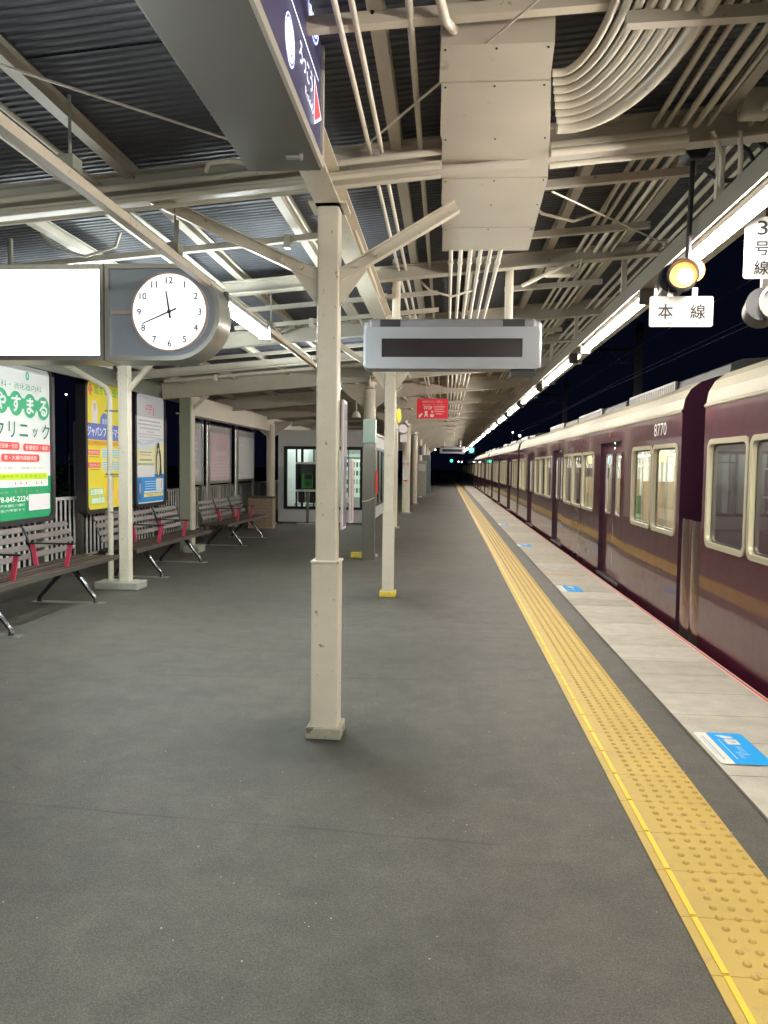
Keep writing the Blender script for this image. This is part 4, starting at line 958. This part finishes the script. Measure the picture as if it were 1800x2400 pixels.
# far end fittings
t=thing('far_cabinet','grey steel cabinet on a white foot where the platform darkens','cabinet',(-1.1,40.2,0))
b=MB(); b.box(-.30,.30,-.2,.2,.08,2.1,mat('cab_blue_grey',(.20,.25,.28),.4)); b.build('casing',t,bevel=.01)
b=MB(); b.box(-.5,.55,-.3,.3,0,.08,CONC); b.build('base',t)
t=thing('far_cabinet','pale wall box on the row of columns under a small speaker','cabinet',(-1.05,33.6,0))
b=MB(); b.box(-.18,.2,-.1,.1,.2,1.75,mat('cab_pale',(.42,.42,.36),.4,var=.1)); b.build('casing',t,bevel=.01)
b=MB(); b.box(-.14,.16,-.11,-.101,1.3,1.6,mat('cab_label',(.65,.65,.6),.5)); b.build('notice',t)
b=MB(); b.tube([(0,0,2.0),(0,0,2.4)],.12,PALEGREY,12); b.build('speaker',t)

# ================================================================== FLOOR STICKERS
def sticker(x,y,w,h,label,full=True):
    t=thing('floor_sticker',label,'floor sticker',(x,y,.0),'blue floor stickers by the platform edge')
    c=Canvas(frame((0,0,.0088),(0,-1,0),(1,0,0)),step=.0004); BL=(.0,.36,.86); WT=(.75,.74,.68)
    c.rect(0,0,w,h,WT,.02); c.rect(0,h*.12,w*1.0,h*.76,BL,.015); c.rect(0,-h*.25,w,.006,WT)
    c.rect(-.0,-h*.37,w*.75,.010,(.45,.45,.5)); c.rect(-.02,-h*.43,w*.6,.006,(.5,.5,.5))
    c.oval(-w*.34,h*.10,w*.09,h*.26,WT); c.oval(-w*.38,h*.0,w*.05,h*.2,(.6,.8,.9))
    c.rect(-w*.18,h*.12,w*.17,h*.26,WT,.006); c.text('P',-w*.18,h*.12,h*.14,(.3,.3,.35))
    c.text('乗車位置',w*.10,h*.14,h*.14,(.35,.68,.92),w=w*.28); c.text('整列乗車',w*.24,h*.02,h*.10,(.35,.68,.92),w=w*.2); c.rect(w*.06,-h*.12,w*.62,.004,(.7,.85,.95))
    c.build('sticker_print',t); return t
s0=sticker(1.56,4.19,.47,.265,'nearest blue and white sticker on the edge paving, large in the lower right')
s1=copy_tree(s0); s1.location=(1.56,9.62,.0); s1['label']='second blue sticker on the edge paving, level with the yellow based column'
for y,l in ((14.9,'third blue sticker along the edge paving'),(20.3,'fourth blue sticker, small and far along the edge paving')):
    q=copy_tree(s0); q.location=(1.53,y,0); q['label']=l
OR=mat('faded_orange',(.55,.34,.14),.7)
def mk(b,x,y,w=.30):
    b.add([(x-w/2,y-.05,.0088),(x+w/2,y-.05,.0088),(x+w/2,y+.05,.0088),(x-w/2,y+.05,.0088)],[(0,1,2,3)],OR)
o=one('floor_mark',lambda b:(mk(b,1.62,10.9,.36),mk(b,1.55,16.2,.2))); tag(o,'faded orange boarding marks on the edge paving near the second sticker','floor mark')

# ================================================================== TRAIN
CARL=16.0; GAP=.65
wins=[(.12,.98),(1.04,1.89)]; doors=[(2.5,3.8),(7.4,8.7),(12.3,13.6)]
w3a=[(4.36,5.30),(5.37,6.30),(6.37,7.26)] ; w3a=[(4.30,5.24),(5.31,6.22),(6.29,7.20)]
w3b=[(8.92,9.90),(9.97,10.93),(11.0,11.95)]
winY=wins+w3a+w3b+[(14.1,14.96),(15.02,15.88)]
ZB,ZT=.865,1.745
def car_wall(b):
    openings=[(a,c_,ZB,ZT) for a,c_ in winY]+[(a,c_,.03,1.86) for a,c_ in doors]
    ys=sorted(set([0,CARL]+[v for o in openings for v in o[:2]])); zs=[-.10,.03,ZB,ZT,1.86,2.04]
    for i in range(len(ys)-1):
        for j in range(len(zs)-1):
            ym=(ys[i]+ys[i+1])/2; zm=(zs[j]+zs[j+1])/2
            if any(a<ym<c_ and z0<zm<z1 for a,c_,z0,z1 in openings): continue
            b.add([(0,ys[i],zs[j]),(0,ys[i+1],zs[j]),(0,ys[i+1],zs[j+1]),(0,ys[i],zs[j+1])],[(0,3,2,1)],MAROON)
    for a,c_,z0,z1 in openings[len(winY):]:      # door reveals
        for (p,q) in (((a,z0),(a,z1)),((a,z1),(c_,z1)),((c_,z1),(c_,z0)),((c_,z0),(a,z0))):
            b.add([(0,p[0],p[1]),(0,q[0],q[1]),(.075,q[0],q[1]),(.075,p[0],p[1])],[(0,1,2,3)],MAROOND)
    # tuck under
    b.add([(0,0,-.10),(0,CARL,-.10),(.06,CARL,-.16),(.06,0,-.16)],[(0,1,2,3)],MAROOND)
    # ends and the far side
    for y in (0,CARL):
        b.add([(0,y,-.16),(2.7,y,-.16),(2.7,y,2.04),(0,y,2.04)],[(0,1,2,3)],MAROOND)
    b.add([(2.7,0,-.16),(2.7,CARL,-.16),(2.7,CARL,2.04),(2.7,0,2.04)],[(0,1,2,3)],MAROON)
roofp=[(-.004,2.035),(-.012,2.045),(-.012,2.06),(.004,2.075),(.02,2.17),(.07,2.26),(.16,2.33),(.32,2.385),(.75,2.44),(1.35,2.46),(1.95,2.44),(2.38,2.385),(2.54,2.33),(2.66,2.22),(2.704,2.07),(2.704,2.035)]
def car_roof(b):
    vs=[];fs=[]
    for y in (0,CARL):
        vs+=[(x,y,z) for x,z in roofp]
    n=len(roofp)
    for i in range(n-1):
        b.add([(roofp[i][0],0,roofp[i][1]),(roofp[i+1][0],0,roofp[i+1][1]),(roofp[i+1][0],CARL,roofp[i+1][1]),(roofp[i][0],CARL,roofp[i][1])],[(0,1,2,3)],CREAM if i<7 or i>11 else ROOFG)
    for y in (0,CARL): b.add([(x,y,z) for x,z in roofp],[tuple(range(n))],MAROOND)
INTW=mat('car_inside_cream',(.55,.52,.44),.5); INTF=mat('car_floor',(.22,.20,.17),.5); SEATG=mat('seat_green',(.10,.17,.07),.8); WOODP=mat('car_wood_panel',(.36,.27,.18),.35); CARL_L=mat('car_ceiling_light',(1,.97,.90),.5,emit=60); WINSHEEN=mat('window_sheen_pale',(.46,.43,.36),.6,var=.06,scale=3)
def car_inside(b):
    b.box(.08,2.64,.03,CARL-.03,.0,.02,INTF)
    b.box(.08,2.64,.03,CARL-.03,2.0,2.02,INTW)
    b.box(2.60,2.64,.03,CARL-.03,.02,.80,WOODP); b.box(2.60,2.64,.03,CARL-.03,1.78,2.0,INTW); b.box(2.645,2.66,.03,CARL-.03,.8,1.78,mat('far_window_pale',(.75,.73,.66),.6,var=.1))  # pale panel added behind the far windows so the interior looks brighter
    yy=.03
    while yy<CARL-.2: b.box(2.60,2.64,yy,yy+.16,.8,1.78,INTW); yy+=1.02
    for a,c_ in ((.1,2.3),(4.1,7.2),(8.95,12.1),(13.85,15.9)):
        b.box(2.15,2.60,a,c_,.30,.42,SEATG); b.box(2.48,2.60,a,c_,.42,.85,SEATG)
        b.box(.12,.55,a,c_,.30,.42,SEATG); b.box(.12,.2,a,c_,.42,.82,SEATG)
        for s_ in (a,c_): b.box(1.9,2.6,s_-.02,s_+.02,.3,1.25,WOODP); b.tube([(1.88,s_,.3),(1.88,s_,2.0)],.016,STEEL,8)
        k=a+.15
        while k<c_:
            for xx in (.75,1.95):
                b.tube([(xx,k,1.60),(xx,k,1.78)],.008,WHITE,5); b.tube([(xx,k,1.52),(xx+.04,k,1.56),(xx,k,1.60),(xx-.04,k,1.56),(xx,k,1.52)],.008,WHITE,5)
            k+=.30
    for xx in (.75,1.95): b.tube([(xx,.1,1.78),(xx,CARL-.1,1.78)],.012,STEEL,6)
    for xx in (.95,1.75): b.box(xx,xx+.10,.3,CARL-.3,1.985,1.998,CARL_L)
    for k in range(7): b.box(1.30,1.306,1.0+2.1*k,1.5+2.1*k,1.62,1.93,fmat(((.55,.5,.4),(.2,.35,.5),(.6,.45,.2))[k%3]))
def ac(b,y0,y1):
    G=mat('ac_grey',(.075,.08,.085),.45,metal=.3,var=.1); 
    pr=[(.55,2.38),(.57,2.55),(.68,2.60),(1.0,2.62),(1.7,2.62),(2.02,2.60),(2.13,2.55),(2.15,2.38)]
    n=len(pr)
    for i in range(n-1): b.add([(pr[i][0],y0,pr[i][1]),(pr[i+1][0],y0,pr[i+1][1]),(pr[i+1][0],y1,pr[i+1][1]),(pr[i][0],y1,pr[i][1])],[(0,1,2,3)],G)
    for y in (y0,y1): b.add([(x,y,z) for x,z in pr],[tuple(range(n))],G)
    LV=mat('ac_louvre',(.15,.15,.145),.4,metal=.2)
    m=y0+(y1-y0)*.42
    b.box(.535,.56,m,y1-.1,2.42,2.54,mat('ac_dark',(.05,.05,.05),.6))
    k=0
    while m+k*.09<y1-.1: b.box(.525,.545,m+k*.09,m+k*.09+.045,2.42,2.54,LV); k+=1
    b.box(.52,.55,m-.03,y1-.08,2.54,2.565,LV); b.box(.52,.55,m-.03,m,2.40,2.54,LV)
def make_car(full=True):
    t=thing('train_car','','train car',(0,0,0),'maroon train cars in a line')
    one('body',car_wall,t); one('roof',car_roof,t,smooth=35)
    for i,(a,c_) in enumerate(winY):
        yc=(a+c_)/2; w_=c_-a; h_=ZT-ZB; f=frame((0,yc,(ZT+ZB)/2),(0,-1,0),(0,0,1))
        b=MB(); ring(b,rrect(w_+.03,h_+.03,.085,5),rrect(w_-.055,h_-.055,.055,5),f,.010,.055,FRAMEC); fr=b.build('window_frame',t,smooth=30)
        b=MB(); ring(b,rrect(w_-.055,h_-.055,.055,5),rrect(w_-.085,h_-.085,.045,5),f,-.030,.02,RF)
        b.build('seal',fr)
        b=MB(); b.sheet(rrect(w_-.06,h_-.06,.05,4),frame((.028,yc,(ZT+ZB)/2),(0,-1,0),(0,0,1)),GLASS); b.build('pane',fr)
        if not full: 
            b=MB(); b.prism(rrect(w_-.03,h_-.03,.03),frame((.075,yc,(ZT+ZB)/2),(0,-1,0),(0,0,1)),.003,WINSHEEN); b.build('window_backing',fr)  # pale plate paints in the platform light reflected on distant windows
    for a,c_ in doors:
        for k in range(2):
            y0=a+(c_-a)/2*k+.003; y1=a+(c_-a)/2*(k+1)-.003; b=MB()
            yc=(y0+y1)/2; wz0,wz1=.88,1.70; wy0,wy1=yc-.19,yc+.19; X=.058
            for (p,q,r_,s_) in ((y0,wy0,.03,1.86),(wy1,y1,.03,1.86),(wy0,wy1,.03,wz0),(wy0,wy1,wz1,1.86)):
                b.add([(X,p,r_),(X,q,r_),(X,q,s_),(X,p,s_)],[(0,3,2,1)],MAROON)
            d=b.build('door',t)
            b=MB(); ring(b,rrect(.40,.84,.05,4),rrect(.35,.79,.035,4),frame((X,yc,(wz0+wz1)/2),(0,-1,0),(0,0,1)),.006,.02,STEEL); b.build('door_window_frame',d)
            b=MB(); b.sheet(rrect(.37,.81,.04,4),frame((X+.010,yc,(wz0+wz1)/2),(0,-1,0),(0,0,1)),GLASS); b.build('pane',d)
            if not full:
                b=MB(); b.prism(rrect(.40,.84,.04,4),frame((X+.03,yc,(wz0+wz1)/2),(0,-1,0),(0,0,1)),.003,mat('far_door_inside',(.22,.21,.18),.6)); b.build('window_backing',d)
        b=MB(); b.box(-.02,.06,a,c_,-.005,.028,STEEL); b.build('door_sill',t)
        b=MB(); b.tube([(-.014,(a+c_)/2,1.955),(.0,(a+c_)/2,1.955)],.026,mat('door_lamp_unlit',(.25,.12,.08),.3),12); b.build('side_lamp',t)
    for (a,c_) in ((.4,4.5),(4.8,8.9),(9.2,13.3)): one('roof_cooler',lambda b:ac(b,a,c_),t)
    one('skirt_reflection',lambda b:(b.box(.0,.05,.02,CARL-.02,-.115,-.10,mat('edge_line_reflection',(.42,.12,.12),.4)),),t)  # reddish strip paints in the platform edge line mirrored low on the body
    one('underframe',lambda b:b.box(.25,2.45,.2,CARL-.2,-.75,-.17,BLACKP),t)
    if full: one('interior',car_inside,t)
    return t
carA=make_car(True); carB=make_car(False)
def gangway(b):
    b.box(.35,2.35,-.64,-.01,-.1,2.25,mat('gangway_dark',(.022,.004,.018),.6))
gw=one('gangway_bellows',gangway,carA); gw2=gw.copy(); COL.objects.link(gw2); gw2.parent=carB
def guard(b):
    n=28; vs=[];fs=[]
    for i in range(n+1):
        y=-.60+.60*i/n; x=.035-.03*abs(math.sin(PI*2*i/n*1.0))**.6*1.0
        vs+=[(x,y,-.12),(x,y,1.045)]
    for i in range(n): fs.append((2*i,2*i+1,2*i+3,2*i+2))
    b.add(vs,fs,GUARD)
gd=one('gangway_guard',guard,carA,smooth=60); gd2=gd.copy(); COL.objects.link(gd2); gd2.parent=carB
# car order: n=0 is the one beside the camera
def place(car,n):
    y=-9.15+16.65*n; th=math.atan(.00072*max(0,y+8-60))
    car.location=(2.22+bend(y),y,0); car.rotation_euler=(0,0,th)
for n,lab in ((1,'second maroon train car, numbered 8770, behind the fluted gangway guard'),(0,'nearest maroon train car cut by the right edge of the picture'),):
    if n==1: c=carA
    else: c=copy_tree(carA)
    place(c,n); c['label']=lab
num=Canvas(frame((-.0015,.0,0),(0,-1,0),(0,0,1)),step=.0008); num.text('8770',-.74,1.915,.13,WHITE,w=.46); num.build('car_number',carA)
for n in (2,3,4,5,6):
    c=carB if n==2 else copy_tree(carB); place(c,n)
    c['label']={2:'third maroon train car along the platform',3:'fourth maroon train car along the platform',4:'fifth maroon train car, where the platform lights end',5:'sixth maroon train car in the dark beyond the canopy',6:'last maroon train car far away in the dark'}[n]
# ================================================================== BEYOND THE TRAIN: masts and wires
MST=mat('mast_dark',(.05,.055,.07),.6)
for i,(y) in enumerate((14.0,30.0,48.0)):
    t=thing('overhead_mast',['nearest faint steel mast standing beyond the train','second faint mast beyond the train','farthest faint mast beyond the train'][i],'mast',(7.2,y,-1.2),'overhead line masts beyond the train')
    b=MB(); b.channel((0,0,0),(0,0,8.2),.25,.25,.02,MST,up=(0,1,0)); b.build('post',t)
    b=MB(); b.beam((-6.5,0,7.2),(0,0,7.2),.12,.12,MST); b.beam((-6.5,0,6.7),(0,0,6.7),.06,.06,MST)
    for k in range(12): b.beam((-6.5+k*.54,0,6.7 if k%2 else 7.2),(-6.5+(k+1)*.54,0,7.2 if k%2 else 6.7),.04,.04,MST)
    b.build('cross_beam',t)
    b=MB(); b.tube([(-3.6,0,6.7),(-3.6,0,5.9)],.04,MST,6); b.build('insulator',t)
WR=mat('wire_dark',(.12,.13,.17),.4,metal=.6)
for i,(x,z) in enumerate(((3.55,4.9),(3.55,5.6),(5.8,4.4),(6.6,4.9),(7.0,6.0))):
    o=one('overhead_wire',lambda b:b.tube([(x,-5,z),(x,12,z-.12),(x,30,z),(x,48,z-.12),(x+bend(90),90,z)],.010,WR,5)); tag(o,['lower contact wire over the train','upper carrier wire over the train','faint lowest wire right of the train','faint middle wire right of the train','faint highest wire right of the train'][i],'wire','overhead wires')
# ================================================================== NIGHT GREENERY behind the fence
LF=mat('leaf_green',(.05,.11,.03),.6,var=.4,scale=9)
def bush(x,y,r,h,label,n=900):
    t=thing('garden_bush',label,'bush',(x,y,-.4),'bushes behind the fence')
    b=MB()
    for k in range(n):
        a=random.uniform(0,2*PI); e=random.uniform(-.2,1.)**.8 if False else random.random(); rr=r*(.6+.4*random.random())
        p=Vector((math.cos(a)*rr*math.sqrt(1-e*e*.8),math.sin(a)*rr*1.4*math.sqrt(1-e*e*.8),h*e*(.75+.3*random.random())+.1))
        d=Vector((random.uniform(-1,1),random.uniform(-1,1),random.uniform(-.4,.9))).normalized(); s_=d.cross(Vector((.3,.2,1))).normalized()*.03
        b.add([p,p+d*.05+s_,p+d*.12,p+d*.05-s_],[(0,1,2,3)],LF)
    b.build('foliage',t)
    b=MB(); b.tube([(0,0,-.8),(.02,0,.3),(-.03,.02,h*.7)],[.04,.03,.012],mat('bark',(.06,.045,.03),.9),6); b.build('stem',t)
bush(-6.3,11.6,.7,1.9,'dark green bush showing between the green and yellow posters')
bush(-6.6,19.5,.8,1.6,'dark bush behind the small notice boards',700)
t=thing('distant_lamp','tiny white lamp in the dark between the two left posters','lamp',(-13.5,26.5,3.9),'distant white lamps')
b=MB(); b.tube([(0,-.02,0),(0,.02,0)],.022,WHITED,10); b.build('bulb',t)
b=MB(); b.tube([(0,.1,0),(0,.1,-5.1)],.04,BLACK,6); b.build('mast',t)
